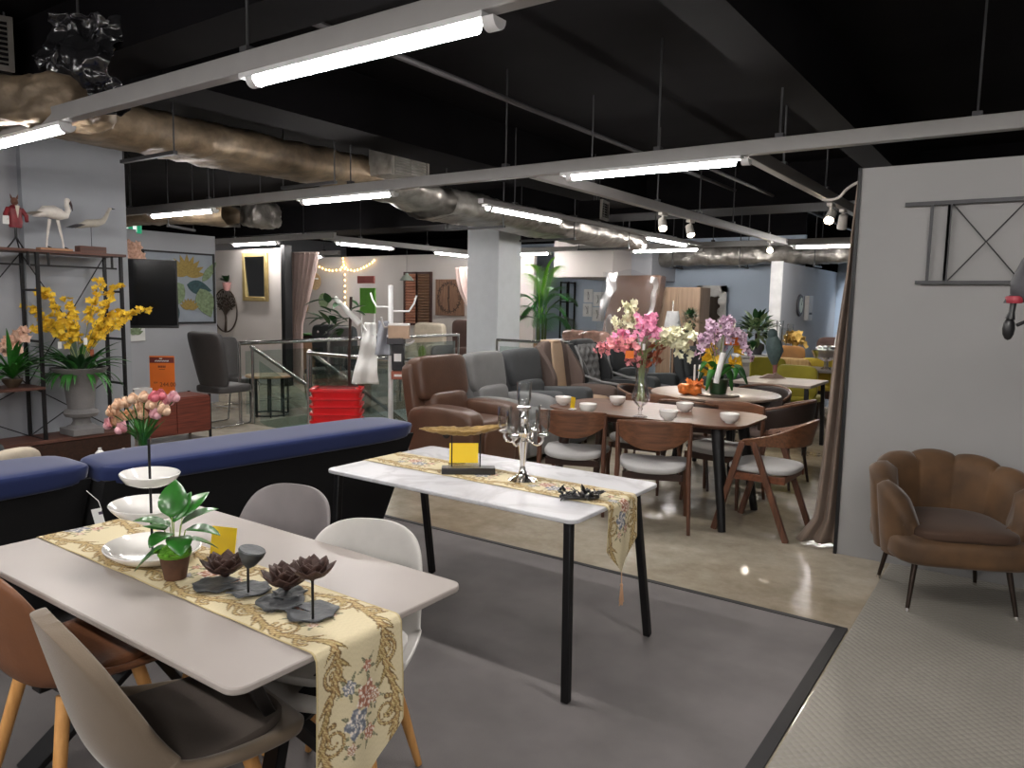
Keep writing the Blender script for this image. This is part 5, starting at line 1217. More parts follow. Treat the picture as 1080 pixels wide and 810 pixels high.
b.ell((.02, 0, 0), (.06, .2, .14)); o = b.o('wall_flower', PEACH, sol=.003); o.location = (-9.98, a.y, a.z); tag(o, 'peach flower wall ornament above the television', 'wall ornament')
V8 = 8.595
a = py(242, 298, V8); t = T('wall_planter', 'small pink wall planter with dark leaves left of the mirror', 'planter', (a.x, V8-.06, a.z))
B().lathe([(1e-6, -.16), (.05, -.15), (.08, -.02), (.085, 0), (.07, 0), (1e-6, -.02)], (0, 0, 0), 20).o('pot', mat('dusty_pink', (176, 130, 126), .6), t)
b = B(); rn = random.Random(3)
for i in range(26): a_ = rn.uniform(0, 6.28); b.leaf((0, 0, 0), (math.cos(a_), -abs(math.sin(a_))*.6, rn.uniform(.3, 1.6)), rn.uniform(.1, .2), .07, (0, 0, 1), .7, 5)
b.o('leaves', DKGREEN, t)
a, c = py(238, 305, V8), py(238, 350, V8); mid = (a+c)/2; r = (a.z-c.z)/2
t = T('wall_disc', 'round dark metal tree ornament on the wall left of the mirror', 'wall ornament', (mid.x, V8-.012, mid.z)); BRZ = mat('dark_bronze_wire', (74, 64, 56), .45, .6)
B().tube([(r*.92*math.cos(i*PI/16), 0, r*math.sin(i*PI/16)) for i in range(33)], .014, 6).o('ring', BRZ, t)
b = B(); rn = random.Random(6); b.tube([(0, 0, -r), (.02, 0, -.2), (0, 0, .0)], [.03, .022, .016], 6)
for i in range(16):
    a_ = .3+2.55*i/15; e = Vector((math.cos(a_), 0, math.sin(a_)))*r*.93; b.tube(bez((0, 0, -.12+.02*(i % 4)), Vector((e.x*.3, 0, .05)), e, 6), .007, 5)
    for k in range(4): q = Vector((0, 0, -.05)).lerp(e, .45+.14*k); b.ell(q+Vector((rn.uniform(-.04, .04), 0, rn.uniform(-.04, .04))), (.05, .01, .035), 6)
b.o('tree_wires', BRZ, t)
a, c = py(257, 267, V8), py(284, 318, V8); mid = (a+c)/2; W_, H_ = c.x-a.x, a.z-c.z
t = T('wall_mirror', 'rectangular mirror in a pale gold frame under the far left lamp', 'mirror', (mid.x, V8-.015, mid.z)); PGOLD = mat('pale_gold', (178, 158, 108), .35, .6)
B().box((0, .0, 0), (W_-.14, .02, H_-.14), RX(.06)).o('mirror_glass', mat('mirror_silver', (210, 214, 216), .03, 1.0, var=.01), t, smooth=False)
for e in (-1, 1): B().box((e*(W_/2-.04), -.01, 0), (.08, .045, H_)).o('frame_side', PGOLD, t, bev=.008); B().box((0, -.01, e*(H_/2-.04)), (W_-.16, .045, .08)).o('frame_side', PGOLD, t, bev=.008)
# ================================================================ LEFT MIDDLE: DARK CHAIRS, CURTAIN, ALCOVE
CHD = mat('charcoal_leatherette', (62, 60, 60), .55, var=.1)
def cantilever(label, p, rot):
    t = T('dining_chair', label, 'chair', (p.x, p.y, 0), rot, 'charcoal padded chairs')
    B().rbox((0, -.24, .80), (.54, .09, .72), 6, 10, R=RX(.2), fn=lambda q: (q.x*(1+.12*q.z/.33), q.y+.05*(q.x/.24)**2, q.z)).o('backrest', CHD, t)
    B().rbox((0, .02, .46), (.48, .52, .10), 6, 8).o('seat', CHD, t)
    for s in (-1, 1): B().tube([(s*.2, -.2, .44), (s*.2, .24, .43), (s*.2, .28, .38), (s*.2, .24, .03), (s*.2, .2, .012), (s*.2, -.28, .012)], .012, 8).o('leg', CHROME, t)
    B().cyl((-.2, -.28, .012), (.2, -.28, .012), .012, n=8).o('floor_bar', CHROME, t)
    return t
ct = cantilever('charcoal padded chair with a tall back left of the stair railing', pz(236, 448), face(-.1, .99))
q = pz(292, 439); t = T('bar_table', 'wooden topped table on black metal legs behind the stair railing', 'table', (q.x-.15, q.y+.0, 0), .2)
B().lathe([(1e-6, .52), (.30, .52), (.31, .53), (.30, .55), (1e-6, .55)], (0, 0, 0), 32).o('tabletop', wood('oak', (150, 116, 84), (176, 140, 104), .45, 0), t)
for i in range(8):
    a_ = i*PI/4; B().cyl((.24*math.cos(a_), .24*math.sin(a_), .52), (.24*math.cos(a_), .24*math.sin(a_), 0), .013, n=8).o('leg', BLACK, t)
B().tube([(.24*math.cos(i*PI/12), .24*math.sin(i*PI/12), .02) for i in range(25)], .012, 6).o('foot_ring', BLACK, t)
q = pz(268, 433); dup(ct, (q.x-.5, q.y+.1, 0), face(.9, .3), 'charcoal padded chair directly left of the wooden topped table', scale=.86)
q = pz(318, 432); dup(ct, (q.x-.5, q.y+.9, 0), face(-.9, -.3), 'charcoal padded chair behind the wooden topped table near the curtain')
# curtain at the alcove mouth
PCUR = mat('pinkish_curtain', (176, 156, 150), .85, sheen=.2, var=.05)
a, c = py(304, 268, 9.0), py(336, 268, 9.0); wt = c.x-a.x; zt = a.z
def ac_(u, v):
    z = zt*(1-v)+.02; pin = math.exp(-((v-.62)/.2)**2); wl = wt*(1-.55*min(1, v/.55)**1.2); x = a.x+wl*(.0+u); return Vector((x, 9.0+.05*math.sin(u*38)*(1-.4*pin), z))
o = B().grid(ac_, 70, 40).o('curtain', PCUR, sol=.006, ang=80); tag(o, 'pinkish tied back curtain at the left of the alcove opening', 'curtain')
a, c = py(480, 283, 12.6), py(492, 283, 12.6)
def ad_(u, v):
    z = a.z*(1-v)+.02; pin = math.exp(-((v-.5)/.25)**2); x = c.x+.9-(.9+1.0-.7*pin)*(1-u)*.62; return Vector((x, 12.55+.05*math.sin(u*38), z))
o = B().grid(ad_, 60, 30).o('curtain', PCUR, sol=.006, ang=80); tag(o, 'pinkish curtain half hidden by the grey column beside the square clock', 'curtain')
VA = 12.999
def wa(x, y): return py(x, y, VA)
# fairy lights
FAIRY = mat('fairy_bulb', (255, 214, 140), .4, var=0, emit=9, ecol=(255, 206, 120))
t = T('fairy_lights', 'string of warm fairy lights draped on the alcove wall', 'string lights', (0, VA-.03, 0)); wire = [wa(332, 279)]
path = [(332, 279), (338, 281), (345, 284), (352, 285), (360, 284), (364, 279), (363, 272), (364, 279), (368, 284), (375, 285), (382, 283), (388, 280), (394, 276), (398, 272)]
pp = [Vector((wa(*k).x, 0, wa(*k).z)) for k in path]; B().tube(pp, .004, 5).o('wire', DGREY, t)
p2_ = [Vector((wa(365, y_).x, 0, wa(365, y_).z)) for y_ in range(283, 320, 6)]; B().tube(p2_, .004, 5).o('wire', DGREY, t)
for q in [pp[i].lerp(pp[i+1], f_) for i in range(len(pp)-1) for f_ in (0, .5)]+p2_: B().ell(q+Vector((0, -.01, -.015)), (.028, .028, .045), 8).o('bulb', FAIRY, t)
# alcove wall pieces
def disc(name, lb, x, y, r, m, cat='wall ornament', grp=None):
    a = wa(x, y); o = B().lathe([(1e-6, .0), (r*.5, .01), (r, .05), (r*.98, .06), (r*.5, .025), (1e-6, .02)], (0, 0, 0), 28, RX(PI/2)).o(name, m); o.location = (a.x, VA, a.z); return tag(o, lb, cat, grp)
STRAW = mat('straw', (190, 164, 124), .8, var=.2, vscale=30)
disc('straw_hat', 'round straw plate highest on the alcove wall by the curtain', 334, 297, .22, STRAW); disc('straw_hat', 'lower left straw plate on the alcove wall beside the curtain', 317, 325, .16, STRAW); disc('straw_hat', 'lower right straw plate on the alcove wall beside the curtain', 323, 324, .15, STRAW)
disc('wall_plate', 'green plate with a dark rim on the alcove wall', 343, 317, .19, SAGE)
a = wa(331, 294); o = B().box((0, -.06, 0), (.42, .12, .03)).o('wall_shelf', PAPER, smooth=False); o.location = (a.x, VA, a.z); tag(o, 'short white wall shelf across the top straw plate', 'shelf')
# bamboo panels, clock, pendant lamp
BAM = wood('reddish_bamboo', (150, 96, 74), (176, 122, 98), .6, 0, 12); BAMD = wood('brown_bamboo', (92, 66, 48), (124, 92, 68), .6, 0, 12); FRD = mat('dark_frame', (62, 36, 30), .5)
for x0, x1, m, lb in ((428, 441, BAM, 'reddish bamboo wall panel in a dark frame, left of two'), (441, 455, BAMD, 'brown bamboo wall panel in a dark frame, right of two')):
    a, c = wa(x0, 288), wa(x1, 342); W_, H_ = c.x-a.x, a.z-c.z; t = T('wall_panel', lb, 'wall panel', ((a.x+c.x)/2, VA-.015, (a.z+c.z)/2), 0, 'bamboo wall panels')
    b = B(); n = 18
    for k in range(n): b.cyl((-W_/2+.03, 0, -H_/2+H_*(k+.5)/n), (W_/2-.03, 0, -H_/2+H_*(k+.5)/n), H_/n*.5, n=8)
    b.o('bamboo_slats', m, t)
    for e in (-1, 1): B().box((e*W_/2, -.01, 0), (.05, .06, H_+.05)).o('frame_side', FRD, t, smooth=False); B().box((0, -.01, e*H_/2), (W_, .06, .05)).o('frame_side', FRD, t, smooth=False)
a, c = wa(461, 295), wa(490, 333); W_ = c.x-a.x; t = T('wall_clock', 'big square rustic wooden clock with roman numerals beside the column', 'clock', ((a.x+c.x)/2, VA-.03, (a.z+c.z)/2))
B().box((0, 0, 0), (W_, .05, W_)).o('clock_board', wood('rustic_board', (104, 76, 60), (136, 104, 82), .7, 2, 7), t, bev=.005)
CKD = mat('clock_ink', (52, 36, 30), .7); B().tube([(W_*.40*math.cos(i*PI/20), -.03, W_*.40*math.sin(i*PI/20)) for i in range(41)], .008, 5).o('dial_ring', CKD, t)
for k, s_ in enumerate(('XII', 'I', 'II', 'III', 'IV', 'V', 'VI', 'VII', 'VIII', 'IX', 'X', 'XI')):
    a_ = PI/2-k*PI/6; text('numeral', s_, .15, CKD, t, (W_*.385*math.cos(a_)*.98, -.027, W_*.385*math.sin(a_)), (PI/2, -(a_-PI/2), 0), ext=.002)
B().beam((0, -.04, -.03), (0, -.04, .26), .03, .008).o('hour_hand', CKD, t, smooth=False); B().beam((-.02, -.045, 0), (.03, -.045, -.33), .022, .008).o('minute_hand', CKD, t, smooth=False)
a = py(429, 296, 12.2); t = T('pendant_lamp', 'grey metal pendant lamp in front of the bamboo panels', 'lamp', a)
B().lathe([(.15, 0), (.155, .01), (.10, .09), (.04, .13), (.03, .16), (1e-6, .165)], (0, 0, 0), 24).o('lamp_shade', mat('grey_green_shade', (120, 126, 118), .5), t); B().cyl((0, 0, .16), (0, 0, 2.88-a.z), .005, n=6).o('cord', BLACK, t)
B().lathe([(1e-6, .005), (.13, .005), (1e-6, .03)], (0, 0, 0), 20).o('lamp_diffuser', mat('pendant_glow', (255, 250, 240), .5, emit=3), t)
# sofa, plants and stand inside the alcove
q = py(356, 390, 11.2); t = T('sofa', 'charcoal sofa in the alcove with pale buttons along its back', 'sofa', (q.x+.15, 11.3, 0), 0)
B().rbox((0, 0, .3), (1.25, .8, .5), 8, 8).o('seat_base', CHAR, t); B().rbox((0, -.32, .62), (1.3, .2, .80), 7, 10).o('backrest', CHAR, t)
for k in range(4): B().ell((-.4+.27*k, -.42, .86), (.05, .04, .05), 8).o('back_button', PAPER, t)
q = py(330, 352, 11.0); t = T('plant_stand', 'wooden stand with a low green plant by the alcove curtain', 'plant stand', (q.x-.25, 10.95, 0))
B().box((0, 0, q.z-.08), (.5, .4, .06)).o('stand_top', DARKWD, t, bev=.004); B().box((.12, 0, (q.z-.11)/2), (.34, .34, q.z-.11)).o('stand_body', wood('pale_oak', (176, 136, 108), (196, 158, 130), .5, 2), t, bev=.004)
b = B(); rn = random.Random(5)
for i in range(44): a_ = rn.uniform(0, 6.28); b.leaf((rn.uniform(-.15, .2), rn.uniform(-.1, .1), q.z-.05), (math.cos(a_), math.sin(a_), .6), rn.uniform(.12, .22), .09, (0, 0, 1), 1, 5)
b.o('plant_leaves', mat('spring_leaf', (84, 150, 60), .5, var=.3, vscale=20), t)
q = py(388, 345, 11.6); t = T('shop_easel', 'cluttered green and white display stand in the alcove behind the white pole', 'display stand', (q.x, 11.6, 0))
B().box((0, 0, 1.55), (.46, .04, .55)).o('green_board', mat('leaf_green_board', (96, 160, 60), .6), t, bev=.005); B().box((-.02, -.03, 2.0), (.5, .05, .16)).o('red_header', mat('dusty_red', (150, 84, 80), .6), t, bev=.005)
for s in (-1, 1): B().beam((s*.2, 0, 0), (s*.2, 0, 1.3), .03, .03).o('leg', PAPER, t, smooth=False)
# white pole display with bags and cartons
q = pz(412, 478); RK = Vector((q.x, q.y, 0)); t = T('pole_display', 'white pole display stand with hooks beside the end of the navy sofa', 'display stand', RK, yaw)
B().cyl((0, 0, .03), (0, 0, 1.72), .026, n=12).o('pole', WHITE, t); B().tube([(-.05, -.25, .0), (-.05, -.25, .10), (-.02, -.2, .13), (.02, -.2, .13)], .001, 5) 
B().tube([(-.16, 0, .03), (.10, 0, .03), (.17, -.02, .03)], .022, 10).o('foot_tube', WHITE, t); B().tube([(0, -.18, .03), (0, .18, .03)], .022, 10).o('foot_tube', WHITE, t)
for k, (a_, z, L, up_) in enumerate(((.2, 1.46, .26, .16), (2.9, 1.50, .22, .14), (3.3, 1.22, .28, .1), (.1, 1.12, .24, .05), (4.4, 1.30, .2, .1))):
    d = Vector((math.cos(a_), math.sin(a_), 0)); B().tube([Vector((0, 0, z)), Vector((0, 0, z))+d*L*.7, Vector((0, 0, z+up_*.5))+d*L*.9, Vector((0, 0, z+up_))+d*L], .010, 8).o('hook_arm', WHITE, t)
for k, (dx, z, sx, sz, m, lb) in enumerate(((.10, 1.255, .2, .13, mat('kraft_card', (176, 150, 128), .8), 'kraft carton on the white pole display'), (.07, 1.20-.03, .17, .07, DGREY, 'grey carton below the kraft carton on the white pole'))):
    o = B().box((0, 0, 0), (sx, .14, sz)).o('carton', m, bev=.003); p = RK+RZ(yaw) @ Vector((dx, -.0-.1, z)); o.location = p; o.rotation_euler = (.0, 0, yaw); tag(o, lb, 'carton', 'cartons on the pole display')
    B().box((0, 0, sz/2+.01), (sx*.99, .139, .02)).o('white_lid', PAPER, o, smooth=False)
for k, (dx, z, m, lb, s_) in enumerate(((.09, 1.00, BLKPLA, 'black carton hanging low on the white pole display', (.12, .10, .26)), (.10, .82, mat('terracotta_card', (150, 88, 70), .7), 'terracotta carton lowest on the white pole display', (.15, .10, .08)))):
    o = B().box((0, 0, 0), s_).o('carton', m, bev=.004); o.location = RK+RZ(yaw) @ Vector((dx, -.08, z)); o.rotation_euler = (0, 0, yaw); tag(o, lb, 'carton', 'cartons on the pole display'); B().box((0, -s_[1]/2-.001, 0), (s_[0]*.6, .002, s_[2]*.3)).o('printed_panel', PAPER, o, smooth=False)
def bag(u, v):
    w_ = .05+.09*v; x = -.20+w_*(2*u-1)-.05*v; return Vector((x, -.05+.03*math.sin(u*9+v*3)+.015*math.sin(v*14), 1.34-.62*v))
def bag2(u, v):
    w_ = .05+.03*v; x = -.06+w_*(2*u-1); return Vector((x, -.08+.03*math.sin(u*8+v*4), 1.36-.34*v))
for fn_, lb, m in ((bag, 'long white cloth bag hanging left of the white pole', PAPER), (bag2, 'short grey cloth bag hanging in front of the white pole', mat('grey_bag_cloth', (160, 164, 172), .8))):
    o = B().grid(fn_, 14, 24).o('cloth_bag', m, sol=.012, ang=80); o.location = RK; o.rotation_euler = (0, 0, yaw); tag(o, lb, 'bag', 'cloth bags on the pole display')
q = pd(368, 330, 7.0); t = T('leafy_branch', 'dark and green artificial branch with a white wrapper left of the white pole', 'artificial plant', q, yaw)
b = B(); rn = random.Random(15)
for i in range(26): a_ = rn.uniform(0, 6.28); b.leaf((rn.uniform(-.28, .1), rn.uniform(-.1, .1), rn.uniform(-.18, .12)), (math.cos(a_), math.sin(a_)*.4, rn.uniform(-.6, .8)), rn.uniform(.10, .2), .08, (0, 0, 1), .5, 5)
b.o('dark_leaves', DKGREEN, t); B().tube([(0.0, 0, -q.z+.0), (0, 0, -.4), (.02, 0, .15)], .014, 8).o('stem', DARKWD, t); B().tube([(-.12, -.05, .14), (.12, -.08, -.10)], [.02, .03], 10).o('white_wrapper', PAPER, t)
B().lathe([(1e-6, 0), (.14, 0), (.16, .28), (.15, .28), (1e-6, .25)], (0, 0, -q.z), 20).o('pot', BLKPLA, t)
# brown tub armchair and cactus beyond the stairwell
q = py(476, 372, 11.5); t = T('armchair', 'dark brown armchair beyond the stairwell left of the column', 'armchair', (q.x, 11.6, 0), face(-.2, -1))
DBR = mat('dark_brown_fabric', (78, 58, 52), .85, var=.1)
B().rbox((0, 0, .28), (.72, .72, .42), 6, 8).o('seat_base', DBR, t); B().rbox((0, -.3, .80), (.74, .18, .80), 6, 10, fn=lambda p: (p.x*(1+.1*p.z/.4), p.y, p.z)).o('backrest', DBR, t)
for s in (-1, 1): B().rbox((s*.33, -.02, .48), (.14, .66, .40), 5, 8).o('armrest', DBR, t)
for sx in (-1, 1):
    for sy in (-1, 1): B().cyl((sx*.27, sy*.27, .1), (sx*.27, sy*.27, 0), .02).o('leg', BLACK, t)
q = py(446, 378, 10.9); t = T('side_table', 'small white side table with a cactus beyond the stairwell', 'side table', (q.x-.02, 10.9, 0))
B().lathe([(1e-6, q.z-.02), (.3, q.z-.02), (.3, q.z), (1e-6, q.z)], (0, 0, 0), 28).o('table_top', WHITE, t); B().cyl((0, 0, q.z-.02), (0, 0, .01), .03).o('column', WHITE, t); B().lathe([(1e-6, 0), (.2, 0), (.2, .015), (1e-6, .02)], (0, 0, 0), 24).o('base_plate', WHITE, t)
o = B().tube([(0, 0, 0), (0, 0, .05), (0, 0, .15), (0, 0, .22), (0, 0, .25)], [.05, .075, .08, .05, .01], 14).o('cactus', mat('cactus_green', (120, 140, 56), .7, var=.3, vscale=40)); o.location = (q.x-.02, 10.9, q.z); tag(o, 'yellow green cactus on the small white side table', 'plant')
q = py(442, 366, 11.9); t = T('armchair', 'cream armchair half hidden behind the cactus', 'armchair', (q.x, 12.0, 0), face(.1, -1)); CRM = mat('cream_fabric', (186, 176, 158), .9)
B().rbox((0, 0, .28), (.8, .7, .42), 6, 8).o('seat_base', CRM, t); B().rbox((0, -.28, .75), (.8, .18, .7), 6, 8).o('backrest', CRM, t); B().rbox((-.34, 0, .48), (.12, .66, .36), 5, 8).o('armrest', CRM, t); B().rbox((.34, 0, .48), (.12, .66, .36), 5, 8).o('armrest', CRM, t)
# potted palm
q = py(571, 358, 11.3); v = Vector((q.x, 11.3, 0)); dist = v.dot(_f0)
t = T('potted_palm', 'tall bright green potted palm right of the grey column', 'potted palm', v)
B().lathe([(1e-6, 0), (.15, 0), (.2, .34), (.21, .36), (.19, .35), (1e-6, .32)], (0, 0, 0), 24).o('pot', DGREY, t)
b = B()
for i in range(7): a_ = i*.9; b.tube([(.05*math.cos(a_), .05*math.sin(a_), .33), (.09*math.cos(a_), .09*math.sin(a_), 1.3)], [.022, .014], 8)
b.o('trunk', mat('palm_trunk', (70, 84, 46), .8), t)
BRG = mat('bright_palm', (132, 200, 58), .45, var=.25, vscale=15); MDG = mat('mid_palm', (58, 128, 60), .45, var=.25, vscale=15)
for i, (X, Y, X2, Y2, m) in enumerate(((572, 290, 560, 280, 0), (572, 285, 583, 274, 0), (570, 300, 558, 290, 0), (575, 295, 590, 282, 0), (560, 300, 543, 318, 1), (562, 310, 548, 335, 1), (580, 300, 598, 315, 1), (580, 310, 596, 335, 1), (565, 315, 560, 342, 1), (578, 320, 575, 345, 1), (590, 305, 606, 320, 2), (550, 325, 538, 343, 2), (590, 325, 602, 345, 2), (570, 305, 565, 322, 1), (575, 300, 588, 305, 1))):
    p0 = Vector((random.uniform(-.06, .06), random.uniform(-.06, .06), 1.2)); p1, p2 = at(X, Y, (i % 3-1)*.25), at(X2, Y2, (i % 3-1)*.4); pts = bez(p0, p1, p2, 16)
    b = B().tube(pts, [.010-.0005*k for k in range(17)], 5)
    for k in range(5, 17):
        d = (pts[k]-pts[k-1]).normalized(); sd = d.cross(Vector((0, 0, 1))).normalized()
        for e in (-1, 1):
            L = .26*math.sin(PI*min(.95, (k-3)/14))+.05
            b.leaf(pts[k], d*.9+sd*e+Vector((0, 0, .15)), L*1.1, .024, (0, 0, 1), .8, 5); b.leaf(pts[k].lerp(pts[k-1], .5), d*.9+sd*e+Vector((0, 0, .1)), L*1.1, .024, (0, 0, 1), .9, 4)
            if k < 16: b.leaf((pts[k]+pts[k+1])/2, d*.75+sd*e+Vector((0, 0, .15)), L*.3, .02, (0, 0, 1), .8, 4)
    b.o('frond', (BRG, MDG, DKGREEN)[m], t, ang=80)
# display table with wrapped cushions, ladder shelf, prints
q = py(592, 360, 11.6); t = T('display_table', 'long white display table right of the palm holding wrapped cushions', 'table', (q.x+.25, 12.1, 0))
B().box((0, 0, q.z-.02), (1.8, .8, .04)).o('tabletop', WHITE, t, bev=.004); B().box((-.55, -.30, q.z/2-.02), (.8, .12, q.z-.06)).o('front_panel', wood('mid_oak', (120, 88, 60), (150, 114, 80), .5, 0), t, bev=.004); B().box((.5, 0, q.z/2-.02), (.8, .5, q.z-.06)).o('cabinet', DGREY, t, bev=.004)
WRAP = mat('wrapped_brown_cushion', (150, 116, 104), .18, var=.25, vscale=14, coat=.8, bump=.5, bscale=20)
for k, (X, lb) in enumerate(((600, 'left of two plastic wrapped brown cushions right of the palm'), (622, 'right of two plastic wrapped brown cushions right of the palm'))):
    p = py(X, 353, 11.7); o = B().rbox((0, 0, .1), (.46, .36, .22), 3.5, 10, fn=lambda p: p+mnoise.noise_vector(p*9)*.02).o('wrapped_cushion', WRAP); o.location = (p.x, 11.93, q.z); tag(o, lb, 'cushion', 'wrapped cushions')
p = py(609, 344, 12.0); o = B().rbox((0, 0, .06), (.22, .16, .13), 3, 8, fn=lambda p: p+mnoise.noise_vector(p*12)*.02).o('orange_bag', ORNG); o.location = (p.x, 12.3, q.z); tag(o, 'small orange bag behind the wrapped cushions', 'bag')
a, c = py(590, 297, 14.6), py(600, 345, 14.6); t = T('ladder_shelf', 'narrow black ladder shelf against the blue wall behind the palm', 'shelf', ((a.x+c.x)/2, 14.75, 0)); 
for s in (-1, 1):
    for y_ in (-.14, .14): B().beam((s*.1, y_, 0), (s*.1, y_, a.z), .03, .03).o('post', BLACK, t, smooth=False)
for z in (.3, .8, 1.2, 1.6, a.z-.02): B().box((0, 0, z), (.2, .28, .025)).o('shelf_board', BLACK, t, smooth=False)
for k, (x0, y0_, x1_, y1_, lb) in enumerate(((616, 305, 625, 319, 'upper left of four white framed sketches on the blue wall'), (626, 308, 636, 323, 'upper right of four white framed sketches on the blue wall'), (615, 320, 624, 334, 'lower left of four white framed sketches on the blue wall'), (625, 324, 636, 339, 'lower right of four white framed sketches on the blue wall'))):
    a, c = py(x0, y0_, 14.98), py(x1_, y1_, 14.98); W_, H_ = c.x-a.x, a.z-c.z; t = T('framed_print', lb, 'picture', ((a.x+c.x)/2, 14.985, (a.z+c.z)/2), 0, 'framed sketches')
    B().box((0, 0, 0), (W_, .03, H_)).o('frame', WHITE, t, bev=.004); b = B(); rn = random.Random(k)
    for i in range(4): b.tube(bez((rn.uniform(-.03, .03), -.017, -H_*.3), (rn.uniform(-.06, .06), -.017, 0), (rn.uniform(-.06, .06), -.017, H_*.3), 6), .003, 4)
    b.o('sketch_lines', DGREY, t)
# ================================================================ BACK RIGHT
# plastic wrapped panel, wardrobe, carved mirror
a = py(645, 290, 13.2); c = py(697, 290, 13.2); W_ = (c.x-a.x)
t = T('wrapped_mattress', 'large brown wrapped panel leaning behind the pink and cream flowers', 'mattress', ((a.x+c.x)/2-.1, 13.2, 0))
BRP = mat('brown_wrapped_card', (112, 88, 76), .35, var=.12, vscale=3, coat=.6, bump=.25, bscale=6)
def lean_(p): return (p.x+.13*(p.z/1.05)+0, p.y+.10*(p.z/1.05), p.z)
B().rbox((0, 0, a.z/2), (W_, .26, a.z-.02), 30, 14, fn=lean_).o('panel', BRP, t)
PLAST = glass_mat('clear_plastic_wrap', (240, 240, 242), .08, .3)
def wrp(u, v):
    x = W_*(u-.12)*1.35-.45; z = .1+(a.z-.05)*v; q = Vector((x+.13*(z/1.05-1), -.22-.12*math.sin(u*5)**2, z)); q.z -= .35*max(0, u-.5)*v; return q+mnoise.noise_vector(q*3.5)*.05
B().grid(wrp, 34, 40).o('plastic_wrap', PLAST, t, ang=80)
a, c = py(697, 303, 13.6), py(737, 400, 13.6); W_ = c.x-a.x; OAKP = wood('pale_oak_panel', (136, 112, 92), (158, 134, 112), .5, 2, 3)
t = T('wardrobe', 'pale brown wardrobe with two plain doors behind the white orchids', 'wardrobe', ((a.x+c.x)/2, 13.75, 0))
B().box((0, 0, a.z/2), (W_, .5, a.z)).o('carcass', OAKP, t, bev=.006)
for s in (-1, 1): d_ = B().box((s*W_/4, -.262, a.z/2), (W_/2-.01, .02, a.z-.04)).o('door', OAKP, t, bev=.003); B().box((s*.05, -.28, a.z/2), (.015, .02, .2)).o('handle', BLACK, d_, smooth=False)
a, c = py(733, 301, 14.7), py(761, 370, 14.7); W_ = c.x-a.x; zt = a.z
t = T('carved_mirror', 'tall mirror in a white carved frame leaning on the blue wall', 'mirror', ((a.x+c.x)/2, 14.86, 0))
H_ = zt-.1; n = 40; ring_o = [(-W_/2, 0), (W_/2, 0), (W_/2, H_), (-W_/2, H_)]
B().box((0, .02, .1+H_/2), (W_*.86, .02, H_*.9)).o('mirror_glass', MATS['mirror_silver'], t, smooth=False)
CRV = mat('white_carving', (206, 204, 200), .7, bump=.9, bscale=26)
b = B()
for e in (-1, 1):
    b.box((e*(W_/2-.06), -.02, .1+H_/2), (.12, .05, H_)); b.box((0, -.02, .1+H_/2+e*(H_/2-.06)), (W_, .05, .12))
    for k in range(9): b.ell((e*(W_/2-.13), -.03, .2+(H_-.2)*k/8), (.10, .04, .16), 10)
for k in range(4): b.ell((-W_*.3+W_*.2*k, -.03, .1+H_-.16), (.18, .04, .14), 10)
b.o('carved_frame', CRV, t)
q = pd(709, 345, 12.2); t = T('table_lamp', 'lamp with a white crystal shade between the wrapped panel and wardrobe', 'lamp', (q.x, q.y, 0))
B().lathe([(.09, q.z), (.14, q.z), (.095, q.z+.26), (.09, q.z+.26)], (0, 0, 0), 20).o('lamp_shade', mat('crystal_shade', (206, 206, 206), .2, coat=.6, bump=.8, bscale=40), t); B().tube([(0, 0, .02), (0, 0, q.z+.42)], .014, 8).o('pole', CHROME, t); B().lathe([(1e-6, 0), (.16, 0), (.15, .02), (1e-6, .03)], (0, 0, 0), 24).o('base', CHROME, t)
def bush(name, lb, p, r, m, n=90, pot=True, seed=0, L=.16, wd=.06, leafm2=None):
    t = T(name, lb, 'potted plant', p); rn = random.Random(seed)
    if pot: B().lathe([(1e-6, 0), (r*.35, 0), (r*.45, r*.6), (r*.4, r*.6), (1e-6, r*.5)], (0, 0, 0), 20).o('pot', DGREY, t)
    for mm in (m, leafm2 or m):
        b = B()
        for i in range(n):
            d = Vector((rn.gauss(0, 1), rn.gauss(0, 1), rn.gauss(.3, .9))).normalized(); q = Vector((0, 0, r*1.3))+d*r*rn.uniform(.25, .85); b.leaf(q, d+Vector((0, 0, .2)), L, wd, (0, 0, 1), .8, 4)
        b.o('foliage', mm, t)
    B().cyl((0, 0, r*.3 if pot else 0), (0, 0, r*1.2), .015, n=8).o('stem', DARKWD, t)
    return t
q = pd(727, 352, 12.0); t = T('stool', 'dark stool under the round dark plant by the wardrobe', 'stool', (q.x, q.y, 0)); B().box((0, 0, q.z-.02), (.4, .4, .04)).o('seat', DARKWD, t, bev=.005)
for sx in (-1, 1):
    for sy in (-1, 1): B().beam((sx*.16, sy*.16, q.z-.03), (sx*.17, sy*.17, 0), .03, .03).o('leg', DARKWD, t, smooth=False)
bush('potted_plant', 'round dark green plant in front of the wardrobe door', (q.x, q.y, q.z+.0005), .17, DKGREEN, 110, True, 3, .09, .02)
